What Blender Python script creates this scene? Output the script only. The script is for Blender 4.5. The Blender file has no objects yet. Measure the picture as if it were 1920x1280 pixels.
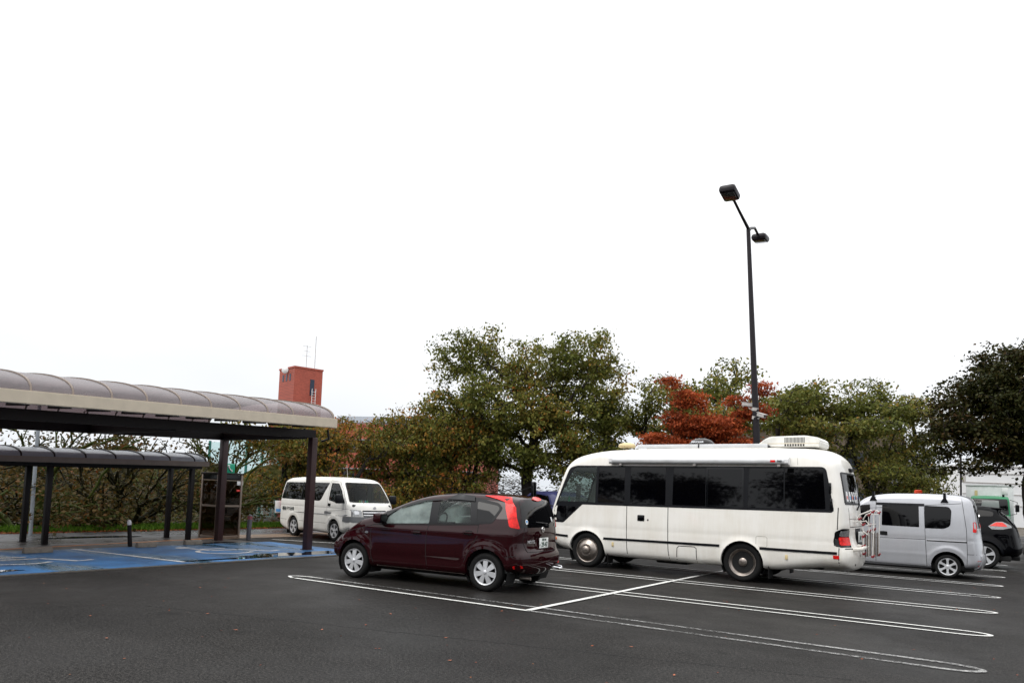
import bpy, bmesh, math, random
import numpy as np
from mathutils import Vector, Matrix
from mathutils.bvhtree import BVHTree
from mathutils.geometry import delaunay_2d_cdt
PI = math.pi
R = math.radians
scene = bpy.context.scene
COL = scene.collection
rnd = random.Random(7)

# ------------------------------------------------------------------ materials
def new_mat(name):
    m = bpy.data.materials.new(name); m.use_nodes = True
    nt = m.node_tree; b = nt.nodes['Principled BSDF']
    return m, nt, b
def noise(nt, scale, detail=4, rough=.6, coord='Object', vec=None, stretch=None):
    n = nt.nodes.new('ShaderNodeTexNoise'); n.inputs['Scale'].default_value = scale
    n.inputs['Detail'].default_value = detail; n.inputs['Roughness'].default_value = rough
    tc = nt.nodes.new('ShaderNodeTexCoord')
    src = tc.outputs[coord]
    if stretch:
        mp = nt.nodes.new('ShaderNodeMapping'); mp.inputs['Scale'].default_value = stretch
        nt.links.new(src, mp.inputs['Vector']); src = mp.outputs[0]
    nt.links.new(src, n.inputs['Vector'])
    return n
def ramp(nt, fac, stops):
    r = nt.nodes.new('ShaderNodeValToRGB')
    el = r.color_ramp.elements
    while len(el) < len(stops): el.new(.5)
    for e, (p, c) in zip(el, stops):
        e.position = p; e.color = (c[0], c[1], c[2], 1) if not isinstance(c, float) else (c, c, c, 1)
    nt.links.new(fac, r.inputs[0]); return r
def bump(nt, b, h, strength, dist=.01):
    bp = nt.nodes.new('ShaderNodeBump'); bp.inputs['Strength'].default_value = strength
    bp.inputs['Distance'].default_value = dist
    nt.links.new(h, bp.inputs['Height']); nt.links.new(bp.outputs[0], b.inputs['Normal'])
def plain(name, col, rough=.5, metal=0., coat=0., var=.12, vscale=3., spec=.5, bmp=0.):
    m, nt, b = new_mat(name)
    n = noise(nt, vscale, 5, .65)
    lo = tuple(c*(1-var) for c in col); hi = tuple(min(1, c*(1+var)) for c in col)
    r = ramp(nt, n.outputs[0], [(.3, lo), (.7, hi)])
    nt.links.new(r.outputs[0], b.inputs['Base Color'])
    b.inputs['Roughness'].default_value = rough; b.inputs['Metallic'].default_value = metal
    b.inputs['Coat Weight'].default_value = coat; b.inputs['Coat Roughness'].default_value = .04
    b.inputs['Specular IOR Level'].default_value = spec
    if bmp:
        n2 = noise(nt, vscale*12, 3); bump(nt, b, n2.outputs[0], bmp)
    return m
def paint(name, col, rough=.35, coat=1., dirt=None, dirt_amt=.0, metal=0., spec=.0):
    """car paint: clear coat, soft vertical run-off streaks of grime"""
    m, nt, b = new_mat(name)
    s = noise(nt, 2.2, 6, .7, stretch=(3, 3, .35))
    g = noise(nt, .9, 4, .6)
    mx = nt.nodes.new('ShaderNodeMath'); mx.operation = 'MULTIPLY'
    nt.links.new(s.outputs[0], mx.inputs[0]); nt.links.new(g.outputs[0], mx.inputs[1])
    dc = dirt or tuple(c*.7 for c in col)
    r = ramp(nt, mx.outputs[0], [(.18, col), (.42, tuple(c*(1-dirt_amt)+d*dirt_amt for c, d in zip(col, dc)))])
    nt.links.new(r.outputs[0], b.inputs['Base Color'])
    b.inputs['Roughness'].default_value = rough; b.inputs['Metallic'].default_value = metal
    b.inputs['Coat Weight'].default_value = coat; b.inputs['Coat Roughness'].default_value = .03
    b.inputs['Specular IOR Level'].default_value = spec
    return m
def glass(name, tint, refl=1.45, dark=0.):
    m = bpy.data.materials.new(name); m.use_nodes = True; nt = m.node_tree; nt.nodes.clear()
    out = nt.nodes.new('ShaderNodeOutputMaterial'); mix = nt.nodes.new('ShaderNodeMixShader')
    tr = nt.nodes.new('ShaderNodeBsdfTransparent'); tr.inputs[0].default_value = (*tint, 1)
    gl = nt.nodes.new('ShaderNodeBsdfGlossy'); gl.inputs['Roughness'].default_value = .02
    gl.inputs[0].default_value = (1, 1, 1, 1)
    fr = nt.nodes.new('ShaderNodeFresnel'); fr.inputs[0].default_value = refl
    # same reflectance from either side of the thin pane
    ge = nt.nodes.new('ShaderNodeNewGeometry'); mr = nt.nodes.new('ShaderNodeMapRange'); mr.inputs['To Min'].default_value = refl; mr.inputs['To Max'].default_value = 1/refl
    nt.links.new(ge.outputs['Backfacing'], mr.inputs[0]); nt.links.new(mr.outputs[0], fr.inputs[0])
    nt.links.new(fr.outputs[0], mix.inputs[0]); nt.links.new(tr.outputs[0], mix.inputs[1])
    nt.links.new(gl.outputs[0], mix.inputs[2]); nt.links.new(mix.outputs[0], out.inputs[0])
    return m

def misted(name, tint, haze, k):  # glass with a pale diffuse haze mixed into its colour to brighten the pane
    m = glass(name, tint, 1.22); nt = m.node_tree; out = [n for n in nt.nodes if n.type == 'OUTPUT_MATERIAL'][0]
    src = out.inputs[0].links[0].from_socket; d = nt.nodes.new('ShaderNodeBsdfDiffuse'); t = nt.nodes.new('ShaderNodeBsdfTranslucent')
    d.inputs[0].default_value = t.inputs[0].default_value = (*haze, 1); a = nt.nodes.new('ShaderNodeAddShader'); x = nt.nodes.new('ShaderNodeMixShader')
    n = noise(nt, 3.5, 5, .65); r = ramp(nt, n.outputs[0], [(.3, k*.55), (.7, k*1.3)]); nt.links.new(r.outputs[0], x.inputs[0])
    nt.links.new(d.outputs[0], a.inputs[0]); nt.links.new(t.outputs[0], a.inputs[1]); nt.links.new(src, x.inputs[1]); nt.links.new(a.outputs[0], x.inputs[2]); nt.links.new(x.outputs[0], out.inputs[0])
    return m

def ground_mats():
    M = {}
    # wet asphalt
    m, nt, b = new_mat('wet_asphalt')
    fine = noise(nt, 95, 2, .7); mid = noise(nt, 6, 5, .6); big = noise(nt, .28, 4, .55)
    fine2 = noise(nt, 34, 2, .6)
    fy = nt.nodes.new('ShaderNodeMath'); fy.operation = 'ADD'; nt.links.new(fine.outputs[0], fy.inputs[0]); nt.links.new(fine2.outputs[0], fy.inputs[1])
    hy = nt.nodes.new('ShaderNodeMath'); hy.operation = 'MULTIPLY'; hy.inputs[1].default_value = .5; nt.links.new(fy.outputs[0], hy.inputs[0]); fy = hy
    r1a = ramp(nt, fine2.outputs[0], [(.40, (.40, .40, .40)), (.60, (1.75, 1.75, 1.75))])
    r1b = ramp(nt, fine.outputs[0], [(.40, (.0042, .0039, .0037)), (.50, (.0118, .0110, .0104)), (.62, (.041, .0385, .036))])
    r1 = nt.nodes.new('ShaderNodeMix'); r1.data_type = 'RGBA'; r1.blend_type = 'MULTIPLY'; r1.inputs[0].default_value = 1; r1.clamp_result = False
    nt.links.new(r1b.outputs[0], r1.inputs[6]); nt.links.new(r1a.outputs[0], r1.inputs[7])
    r2 = ramp(nt, big.outputs[0], [(.3, (.75, .75, .75)), (.7, (1.1, 1.08, 1.05))])
    r3 = ramp(nt, mid.outputs[0], [(.3, (.85, .85, .85)), (.7, (1.1, 1.1, 1.1))])
    mu = nt.nodes.new('ShaderNodeMix'); mu.data_type = 'RGBA'; mu.blend_type = 'MULTIPLY'; mu.inputs[0].default_value = 1
    nt.links.new(r1.outputs[2], mu.inputs[6]); nt.links.new(r2.outputs[0], mu.inputs[7])
    mu2 = nt.nodes.new('ShaderNodeMix'); mu2.data_type = 'RGBA'; mu2.blend_type = 'MULTIPLY'; mu2.inputs[0].default_value = 1
    nt.links.new(mu.outputs[2], mu2.inputs[6]); nt.links.new(r3.outputs[0], mu2.inputs[7])
    st = noise(nt, 1.9, 4, .55); rs_ = ramp(nt, st.outputs[0], [(.26, (.55, .55, .55)), (.36, (1., 1., 1.))])
    pt = noise(nt, .12, 2, .4, stretch=(1, 2.2, 1)); rp = ramp(nt, pt.outputs[0], [(.44, (.86, .86, .86)), (.47, (1.08, 1.08, 1.08))])
    for rx in (rs_, rp):
        mz = nt.nodes.new('ShaderNodeMix'); mz.data_type = 'RGBA'; mz.blend_type = 'MULTIPLY'; mz.inputs[0].default_value = 1
        nt.links.new(mu2.outputs[2], mz.inputs[6]); nt.links.new(rx.outputs[0], mz.inputs[7]); mu2 = mz
    # light stone chips
    vor = nt.nodes.new('ShaderNodeTexVoronoi'); vor.inputs['Scale'].default_value = 22
    tc = nt.nodes.new('ShaderNodeTexCoord'); nt.links.new(tc.outputs['Object'], vor.inputs['Vector'])
    rv = ramp(nt, vor.outputs['Distance'], [(.0, 1.), (.10, 0.)])
    wn = nt.nodes.new('ShaderNodeSeparateColor'); nt.links.new(vor.outputs['Color'], wn.inputs[0])
    gt = nt.nodes.new('ShaderNodeMath'); gt.operation = 'GREATER_THAN'; gt.inputs[1].default_value = .80
    nt.links.new(wn.outputs[0], gt.inputs[0])
    ch = nt.nodes.new('ShaderNodeMath'); ch.operation = 'MULTIPLY'
    nt.links.new(rv.outputs[0], ch.inputs[0]); nt.links.new(gt.outputs[0], ch.inputs[1])
    mx = nt.nodes.new('ShaderNodeMix'); mx.data_type = 'RGBA'
    nt.links.new(ch.outputs[0], mx.inputs[0]); nt.links.new(mu2.outputs[2], mx.inputs[6]); mx.inputs[7].default_value = (.16, .15, .14, 1)
    nt.links.new(mx.outputs[2], b.inputs['Base Color'])
    wet = noise(nt, .35, 5, .6)
    rr = ramp(nt, wet.outputs[0], [(.35, .38), (.65, .65)]); b.inputs['Specular IOR Level'].default_value = .07
    nt.links.new(rr.outputs[0], b.inputs['Roughness'])
    bump(nt, b, fy.outputs[0], .8, .006)
    M['asphalt'] = m
    # blue anti-slip coating with standing water
    m, nt, b = new_mat('wet_blue_coating')
    f = noise(nt, 60, 2); w = noise(nt, 1.1, 5, .6); st = noise(nt, .55, 5, .65, stretch=(.5, 1.6, 1))
    r1 = ramp(nt, w.outputs[0], [(.3, (.009, .062, .155)), (.5, (.017, .125, .32)), (.7, (.036, .21, .50))])
    r2 = ramp(nt, f.outputs[0], [(.35, (.7, .7, .7)), (.65, (1.05, 1.05, 1.05))])
    mu = nt.nodes.new('ShaderNodeMix'); mu.data_type = 'RGBA'; mu.blend_type = 'MULTIPLY'; mu.inputs[0].default_value = 1
    nt.links.new(r1.outputs[0], mu.inputs[6]); nt.links.new(r2.outputs[0], mu.inputs[7])
    rg = ramp(nt, st.outputs[0], [(.36, 0.), (.5, 1.)])
    mx = nt.nodes.new('ShaderNodeMix'); mx.data_type = 'RGBA'
    nt.links.new(rg.outputs[0], mx.inputs[0]); mx.inputs[6].default_value = (.02, .085, .14, 1); nt.links.new(mu.outputs[2], mx.inputs[7])
    nt.links.new(mx.outputs[2], b.inputs['Base Color'])
    rr = ramp(nt, st.outputs[0], [(.38, .2), (.5, .55)])
    nt.links.new(rr.outputs[0], b.inputs['Roughness'])
    bump(nt, b, f.outputs[0], .3, .003)
    M['blue'] = m
    # line paint, worn
    def line(name, lo, hi, col=(.62, .62, .6)):
        m, nt, b = new_mat(name)
        n1 = noise(nt, 22, 6, .75); n2 = noise(nt, 1.1, 3)
        ad = nt.nodes.new('ShaderNodeMath'); ad.operation = 'MULTIPLY_ADD'; ad.inputs[1].default_value = .55
        nt.links.new(n2.outputs[0], ad.inputs[0]); nt.links.new(n1.outputs[0], ad.inputs[2])
        r = ramp(nt, ad.outputs[0], [(lo, 0.), (hi, 1.)])
        tr = nt.nodes.new('ShaderNodeBsdfTransparent'); mix = nt.nodes.new('ShaderNodeMixShader')
        nt.links.new(r.outputs[0], mix.inputs[0]); nt.links.new(tr.outputs[0], mix.inputs[1]); nt.links.new(b.outputs[0], mix.inputs[2])
        nt.links.new(mix.outputs[0], nt.nodes['Material Output'].inputs[0])
        b.inputs['Base Color'].default_value = (*col, 1); b.inputs['Roughness'].default_value = .5
        return m
    M['line'] = line('worn_white_paint', .55, .74)
    M['line_faint'] = line('very_worn_white_paint', .66, .95, (.34, .34, .33))
    M['line_good'] = line('white_paint', .50, .74, (.66, .66, .63))
    # dark paving strip / tan paving / path / kerb concrete / soil grass
    def speck(name, a, c, scale, rough, bs=.3):
        m, nt, b = new_mat(name)
        n = noise(nt, scale, 5, .7); g = noise(nt, .5, 4)
        mm = nt.nodes.new('ShaderNodeMath'); mm.operation = 'MULTIPLY_ADD'; mm.inputs[1].default_value = .5
        nt.links.new(g.outputs[0], mm.inputs[0]); nt.links.new(n.outputs[0], mm.inputs[2])
        r = ramp(nt, mm.outputs[0], [(.55, a), (.95, c)])
        nt.links.new(r.outputs[0], b.inputs['Base Color'])
        rg = ramp(nt, g.outputs[0], [(.4, rough*.45), (.6, rough)]); nt.links.new(rg.outputs[0], b.inputs['Roughness'])
        bump(nt, b, n.outputs[0], bs, .01); return m
    M['pave'] = speck('dark_paving', (.028, .024, .021), (.055, .047, .04), 30, .6)
    M['tan'] = speck('tan_block_paving', (.13, .085, .055), (.24, .165, .11), 14, .7)
    M['path'] = speck('path_asphalt', (.055, .056, .06), (.09, .09, .094), 50, .5)
    M['conc'] = speck('old_concrete', (.12, .10, .08), (.24, .21, .17), 10, .9)
    M['kerb'] = speck('kerb_concrete', (.05, .045, .04), (.10, .092, .08), 18, .8)
    M['soil'] = speck('soil', (.03, .022, .012), (.07, .05, .025), 3, 1., .6)
    M['tactile'] = speck('tactile_orange', (.38, .13, .03), (.55, .22, .06), 12, .9)
    return M
GM = ground_mats()
MAT = {}
MAT['note'] = paint('maroon_paint', (.019, .0012, .0028), .33, .75, (.010, .002, .002), .3)
MAT['cream'] = paint('ivory_white_paint', (.82, .80, .755), .35, .7, (.62, .57, .47), .45)
MAT['white'] = paint('white_paintwork', (.76, .75, .71), .4, .7, (.6, .57, .5), .35)
MAT['silver'] = paint('silver_paint', (.44, .45, .48), .3, .9, (.34, .34, .36), .4, .3, .3)
MAT['black_paint'] = paint('black_paint', (.0012, .0012, .002), .3, .3)
MAT['blue_paint'] = paint('violet_blue_paint', (.03, .032, .085), .35, .5)
MAT['trim'] = plain('black_trim', (.004, .0045, .0065), .4, spec=.22)
MAT['gloss_black'] = plain('gloss_black', (.0015, .002, .003), .08, spec=.4)
MAT['seam'] = plain('dark_gap', (.006, .006, .006), .9)
MAT['rubber'] = plain('tyre_rubber', (.007, .007, .007), .8, vscale=12, bmp=.3, spec=.25)
MAT['under'] = plain('underbody_black', (.006, .006, .006), .95)
MAT['hub'] = plain('silver_hubcap', (.58, .59, .61), .32, .35)
MAT['steel'] = plain('tarnished_steel', (.33, .29, .26), .28, .9, vscale=14, var=.3)
MAT['chrome'] = plain('chrome', (.75, .75, .77), .1, 1.)
MAT['tint'] = plain('dark_window_film', (.0008, .0008, .0015), .03, spec=.33)
MAT['glass'] = glass('clear_window_glass', (.80, .90, .87), 1.33)
MAT['glass_t'] = glass('tinted_window_glass', (.26, .31, .30), 1.33)
MAT['misted'] = misted('hazed_window_glass', (.70, .80, .77), (.42, .50, .48), .42)
MAT['hazed_t'] = misted('hazed_tinted_glass', (.45, .50, .48), (.22, .25, .245), .13)
MAT['glass_b'] = glass('bronze_glass', (.55, .47, .41), 1.3)
MAT['glass_v'] = glass('van_windscreen_glass', (.42, .52, .48), 1.2)
MAT['redlens'] = plain('red_lens', (.70, .012, .010), .15, vscale=16, var=.5, spec=.3)
MAT['redclear'] = plain('pale_red_lens', (.72, .06, .05), .15, vscale=20, var=.25, spec=.35)
MAT['clearlens'] = plain('clear_lens', (.24, .245, .25), .12, .4, vscale=30, var=.5)
MAT['amber'] = plain('amber_lens', (.8, .16, .02), .15, coat=1.)
MAT['plate'] = plain('number_plate_white', (.78, .8, .78), .4)
MAT['plate_ink'] = plain('plate_green_ink', (.012, .05, .03), .5)
MAT['seat'] = plain('grey_seat_cloth', (.30, .31, .30), .9, vscale=30)
MAT['seat_pale'] = plain('pale_seat_cover', (.62, .68, .66), .8, vscale=5, var=.25)
MAT['seat_dark'] = plain('dark_seat_cloth', (.03, .032, .034), .9)
MAT['cabin'] = plain('dark_cabin_plastic', (.035, .037, .038), .8)
MAT['plastic_red'] = plain('dark_red_plastic', (.22, .015, .02), .4)
MAT['tube_white'] = plain('white_tube', (.72, .70, .66), .35)
MAT['awning'] = plain('pale_grey_aluminium', (.66, .67, .68), .35, .1)
MAT['ac'] = plain('air_conditioner_plastic', (.80, .79, .75), .5, vscale=5)
MAT['smoke'] = plain('smoked_dome', (.012, .009, .008), .25, spec=.3)
MAT['yellowed'] = plain('yellowed_plastic', (.62, .50, .27), .5)
MAT['brown_metal'] = plain('dark_brown_steel', (.0075, .0048, .0052), .45, vscale=6, spec=.25)
MAT['brown_metal2'] = plain('brown_post_steel', (.040, .018, .018), .45, vscale=6, spec=.3)
MAT['beige'] = plain('beige_aluminium', (.56, .49, .385), .45, vscale=4, var=.08)
MAT['beige_dk'] = plain('bronze_aluminium', (.20, .155, .125), .5, vscale=4)
MAT['pole_dark'] = plain('black_pole_paint', (.012, .009, .012), .45, spec=.3)
MAT['pole_grey'] = plain('galvanised_grey', (.30, .33, .36), .5, .3)
MAT['lampglass'] = plain('lamp_glass_grey', (.05, .055, .05), .1, coat=.5)
MAT['cam_grey'] = plain('camera_housing_grey', (.42, .40, .38), .5)
MAT['bark'] = plain('dark_bark', (.018, .013, .010), .9, vscale=8, var=.4, bmp=.5)
MAT['brick'] = None
MAT['green_pl'] = plain('green_sign_plastic', (.0, .33, .19), .4)
MAT['white_pl'] = plain('white_plastic', (.78, .78, .78), .5)
MAT['white_flat'] = plain('white_lettering', (.75, .77, .8), .5)
MAT['letter_dark'] = plain('dark_lettering', (.02, .03, .03), .5)
MAT['truck_white'] = plain('truck_white', (.66, .68, .68), .5)
MAT['truck_green'] = plain('truck_green', (.008, .17, .065), .4, spec=.3)
MAT['red_band'] = plain('red_reflective_band', (.4, .02, .02), .5)
MAT['sticker_blue'] = plain('blue_sticker', (.10, .35, .75), .4)
MAT['net_green'] = plain('net_post_green', (.02, .16, .13), .6)
MAT['roof_grey'] = plain('grey_roof', (.17, .19, .22), .6)
MAT['brown_bldg'] = plain('brown_concrete', (.10, .075, .052), .8, vscale=.5, var=.3)
MAT['grey_bldg'] = plain('grey_concrete', (.26, .27, .29), .8, vscale=.5, var=.2)
MAT['pale_bldg'] = plain('pale_cladding', (.75, .76, .77), .8, vscale=.5, var=.05)
MAT['win_dark'] = plain('building_window_glass', (.02, .025, .035), .1)
MAT['win_blue'] = plain('blue_dark_window', (.008, .02, .05), .15)
def m_poly(name, tint, diff, k):
    m = bpy.data.materials.new(name); m.use_nodes = True; nt = m.node_tree; nt.nodes.clear()
    out = nt.nodes.new('ShaderNodeOutputMaterial'); mix = nt.nodes.new('ShaderNodeMixShader'); mix.inputs[0].default_value = k
    tr = nt.nodes.new('ShaderNodeBsdfTransparent'); tr.inputs[0].default_value = (*tint, 1)
    b = nt.nodes.new('ShaderNodeBsdfPrincipled'); b.inputs['Roughness'].default_value = .22
    n = noise(nt, .9, 5, .7)
    r = ramp(nt, n.outputs[0], [(.3, tuple(c*.8 for c in diff)), (.7, tuple(c*1.15 for c in diff))])
    nt.links.new(r.outputs[0], b.inputs['Base Color'])
    nt.links.new(tr.outputs[0], mix.inputs[1]); nt.links.new(b.outputs[0], mix.inputs[2]); nt.links.new(mix.outputs[0], out.inputs[0])
    return m
MAT['poly1'] = m_poly('smoked_polycarbonate', (.80, .69, .69), (.20, .182, .188), .57)
MAT['poly2'] = m_poly('blue_grey_polycarbonate', (.6, .68, .76), (.33, .36, .41), .72)
MAT['net'] = m_poly('pale_netting', (.95, 1., 1.), (.35, .62, .60), .28)
def m_brick():
    m, nt, b = new_mat('red_brick_tile')
    br = nt.nodes.new('ShaderNodeTexBrick'); br.inputs['Scale'].default_value = 3.2
    tc = nt.nodes.new('ShaderNodeTexCoord'); mp = nt.nodes.new('ShaderNodeMapping'); mp.inputs['Rotation'].default_value = (R(90), 0, 0)
    nt.links.new(tc.outputs['Object'], mp.inputs[0]); nt.links.new(mp.outputs[0], br.inputs['Vector'])
    br.inputs['Color1'].default_value = (.47, .105, .065, 1); br.inputs['Color2'].default_value = (.37, .08, .05, 1)
    br.inputs['Mortar'].default_value = (.26, .07, .05, 1); br.inputs['Mortar Size'].default_value = .01
    n = noise(nt, .4, 5, .6); r = ramp(nt, n.outputs[0], [(.3, (.85, .85, .85)), (.7, (1.12, 1.1, 1.1))])
    mu = nt.nodes.new('ShaderNodeMix'); mu.data_type = 'RGBA'; mu.blend_type = 'MULTIPLY'; mu.inputs[0].default_value = 1
    nt.links.new(br.outputs[0], mu.inputs[6]); nt.links.new(r.outputs[0], mu.inputs[7]); nt.links.new(mu.outputs[2], b.inputs['Base Color'])
    b.inputs['Roughness'].default_value = .7
    return m
MAT['brick'] = m_brick()
def m_leaf(name, stops, trans=.35):
    m = bpy.data.materials.new(name); m.use_nodes = True; nt = m.node_tree; nt.nodes.clear()
    out = nt.nodes.new('ShaderNodeOutputMaterial')
    at = nt.nodes.new('ShaderNodeAttribute'); at.attribute_name = 'tint'
    r = ramp(nt, at.outputs['Fac'], stops)
    b = nt.nodes.new('ShaderNodeBsdfPrincipled'); b.inputs['Roughness'].default_value = .5
    b.inputs['Specular IOR Level'].default_value = .12
    t = nt.nodes.new('ShaderNodeBsdfTranslucent'); mix = nt.nodes.new('ShaderNodeMixShader'); mix.inputs[0].default_value = trans
    nt.links.new(r.outputs[0], b.inputs['Base Color']); nt.links.new(r.outputs[0], t.inputs[0])
    nt.links.new(b.outputs[0], mix.inputs[1]); nt.links.new(t.outputs[0], mix.inputs[2]); nt.links.new(mix.outputs[0], out.inputs[0])
    return m
G1, G2, G3 = (.060, .078, .016), (.12, .135, .028), (.20, .19, .045)
O1, O2, RD = (.28, .16, .03), (.36, .12, .03), (.55, .06, .02)
MAT['leaf_green'] = m_leaf('cherry_leaf_green', [(0., G1), (.35, G2), (.62, G3), (.82, O1), (.95, O2), (1., RD)])
MAT['leaf_autumn'] = m_leaf('cherry_leaf_autumn', [(0., G1), (.25, G2), (.45, (.13, .11, .02)), (.65, O1), (.85, O2), (1., (.34, .05, .025))])
MAT['leaf_brown'] = m_leaf('cherry_leaf_brown', [(0., (.022, .021, .008)), (.35, (.052, .043, .013)), (.6, (.10, .062, .016)), (.85, (.15, .058, .016)), (1., (.25, .04, .02))])
MAT['leaf_maple'] = m_leaf('maple_leaf_red', [(0., (.10, .035, .012)), (.3, (.25, .052, .020)), (.6, (.42, .088, .028)), (.85, (.52, .15, .038)), (1., (.30, .17, .04))])
MAT['leaf_dark'] = m_leaf('zelkova_leaf_dark', [(0., (.012, .016, .004)), (.4, (.032, .036, .009)), (.7, (.055, .04, .012)), (1., (.07, .025, .014))], .22)
MAT['leaf_under'] = m_leaf('undergrowth_leaf', [(0., (.010, .011, .004)), (.45, (.028, .026, .009)), (.75, (.055, .034, .011)), (1., (.10, .035, .012))], .15)
MAT['grass'] = m_leaf('grass_blade', [(0., (.035, .085, .010)), (.6, (.09, .19, .016)), (1., (.15, .25, .03))])
MAT['litter'] = m_leaf('leaf_litter', [(0., (.12, .03, .012)), (.5, (.30, .06, .02)), (1., (.42, .17, .05))], .1)

# ------------------------------------------------------------------ helpers
def tag(o, label=None, cat=None, group=None, kind=None):
    if label: o['label'] = label
    if cat: o['category'] = cat
    if group: o['group'] = group
    if kind: o['kind'] = kind
    return o
def thing(name, label, cat, loc=(0, 0, 0), rz=0., group=None, scale=1.):
    o = bpy.data.objects.new(name, None); COL.objects.link(o)
    o.location = loc; o.rotation_euler = (0, 0, rz); o.scale = (scale,)*3
    o.empty_display_size = .2
    return tag(o, label, cat, group)
def obj(name, me, mat=None, parent=None, smooth=None):
    if mat is not None and not isinstance(mat, (list, tuple)): mat = [mat]
    if mat:
        for m in mat: me.materials.append(m)
    if smooth is not None:
        me.shade_smooth(); me.set_sharp_from_angle(angle=R(smooth))
    o = bpy.data.objects.new(name, me); COL.objects.link(o)
    if parent: o.parent = parent
    return o
def copy_tree(o, parent=None):
    c = o.copy(); COL.objects.link(c)
    if parent: c.parent = parent
    for ch in list(o.children): copy_tree(ch, c)
    return c
class MB:
    """collects boxes, bars, tubes and prisms into one mesh"""
    def __init__(s): s.v = []; s.f = []
    def add(s, vs, fs):
        n = len(s.v); s.v += [tuple(v) for v in vs]; s.f += [tuple(i+n for i in f) for f in fs]; return s
    def box(s, a, b, rot=None, bev=0.):
        x0, y0, z0 = (min(p, q) for p, q in zip(a, b)); x1, y1, z1 = (max(p, q) for p, q in zip(a, b))
        if bev:
            e = min(bev, (x1-x0)*.49, (y1-y0)*.49, (z1-z0)*.49)
            bm = bmesh.new(); bmesh.ops.create_cube(bm, size=1)
            for v in bm.verts: v.co = Vector(((x0+x1)/2+v.co.x*(x1-x0), (y0+y1)/2+v.co.y*(y1-y0), (z0+z1)/2+v.co.z*(z1-z0)))
            bmesh.ops.bevel(bm, geom=bm.edges[:], offset=e, segments=2, affect='EDGES', profile=.5)
            bm.verts.index_update()
            vs = [v.co.copy() for v in bm.verts]; fs = [[v.index for v in f.verts] for f in bm.faces]; bm.free()
        else:
            vs = [Vector(p) for p in [(x0,y0,z0),(x1,y0,z0),(x1,y1,z0),(x0,y1,z0),(x0,y0,z1),(x1,y0,z1),(x1,y1,z1),(x0,y1,z1)]]
            fs = [(0,3,2,1),(4,5,6,7),(0,1,5,4),(1,2,6,5),(2,3,7,6),(3,0,4,7)]
        if rot is not None: vs = [rot @ v for v in vs]
        return s.add(vs, fs)
    def tube(s, pts, r, n=10, cap=True):
        pts = [Vector(p) for p in pts]; rs = r if isinstance(r, (list, tuple)) else [r]*len(pts)
        vs = []; fs = []; up = Vector((0, 0, 1))
        prev = None
        for i, p in enumerate(pts):
            d = (pts[min(i+1, len(pts)-1)] - pts[max(i-1, 0)]).normalized()
            if prev is None:
                a = d.cross(up) if abs(d.z) < .95 else d.cross(Vector((1, 0, 0)))
            else: a = prev - d*prev.dot(d)
            a.normalize(); prev = a; b = d.cross(a)
            for k in range(n):
                t = 2*PI*(k+.5)/n; vs.append(p + (a*math.cos(t) + b*math.sin(t))*rs[i])
        for i in range(len(pts)-1):
            for k in range(n):
                fs.append((i*n+k, i*n+(k+1) % n, (i+1)*n+(k+1) % n, (i+1)*n+k))
        if cap: fs += [tuple(range(n))[::-1], tuple((len(pts)-1)*n+k for k in range(n))]
        return s.add(vs, fs)
    def bar(s, a, b, w, h, up=(0, 0, 1)):
        a = Vector(a); b = Vector(b); d = (b-a).normalized(); up = Vector(up)
        x = d.cross(up).normalized()*w/2; z = x.cross(d).normalized()*h/2
        vs = [a-x-z, a+x-z, a+x+z, a-x+z, b-x-z, b+x-z, b+x+z, b-x+z]
        return s.add(vs, [(0,1,2,3),(7,6,5,4),(0,4,5,1),(1,5,6,2),(2,6,7,3),(3,7,4,0)])
    def prism(s, poly, axis, a, b):
        """poly 2D extruded along axis from a to b"""
        def P(u, v, w): return {'x': (w, u, v), 'y': (u, w, v), 'z': (u, v, w)}[axis]
        n = len(poly); vs = [P(u, v, a) for u, v in poly] + [P(u, v, b) for u, v in poly]
        fs = [tuple(range(n)), tuple(range(2*n-1, n-1, -1))] + [(i, i+n, (i+1) % n+n, (i+1) % n) for i in range(n)]
        return s.add(vs, fs)
    def lathe(s, prof, c=(0, 0, 0), axis='y', n=36, close=False):
        """prof: (radius, along)"""
        vs = []; fs = []; m = len(prof)
        for k in range(n):
            t = 2*PI*k/n
            for r, h in prof:
                u, w = r*math.cos(t), r*math.sin(t)
                p = {'y': (u, h, w), 'z': (u, w, h), 'x': (h, u, w)}[axis]
                vs.append((p[0]+c[0], p[1]+c[1], p[2]+c[2]))
        for k in range(n):
            k2 = (k+1) % n
            for j in range(m-1): fs.append((k*m+j, k2*m+j, k2*m+j+1, k*m+j+1))
            if close: fs.append((k*m+m-1, k2*m+m-1, k2*m, k*m))
        return s.add(vs, fs)
    def mesh(s, name='mesh', fix=True):
        me = bpy.data.meshes.new(name); me.from_pydata(s.v, [], s.f)
        if fix:
            bm = bmesh.new(); bm.from_mesh(me); bmesh.ops.recalc_face_normals(bm, faces=bm.faces); bm.to_mesh(me); bm.free()
        return me
    def build(s, name, mat, parent=None, smooth=35): return obj(name, s.mesh(name), mat, parent, smooth)

def sheet(name, x0, x1, y0, y1, z, mat, kind='structure', nx=1, ny=1):
    me = bpy.data.meshes.new(name)
    vs = [(x0+(x1-x0)*i/nx, y0+(y1-y0)*j/ny, z) for j in range(ny+1) for i in range(nx+1)]
    fs = [(j*(nx+1)+i, j*(nx+1)+i+1, (j+1)*(nx+1)+i+1, (j+1)*(nx+1)+i) for j in range(ny) for i in range(nx)]
    me.from_pydata(vs, [], fs); o = obj(name, me, mat); o['kind'] = kind; return o

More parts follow.
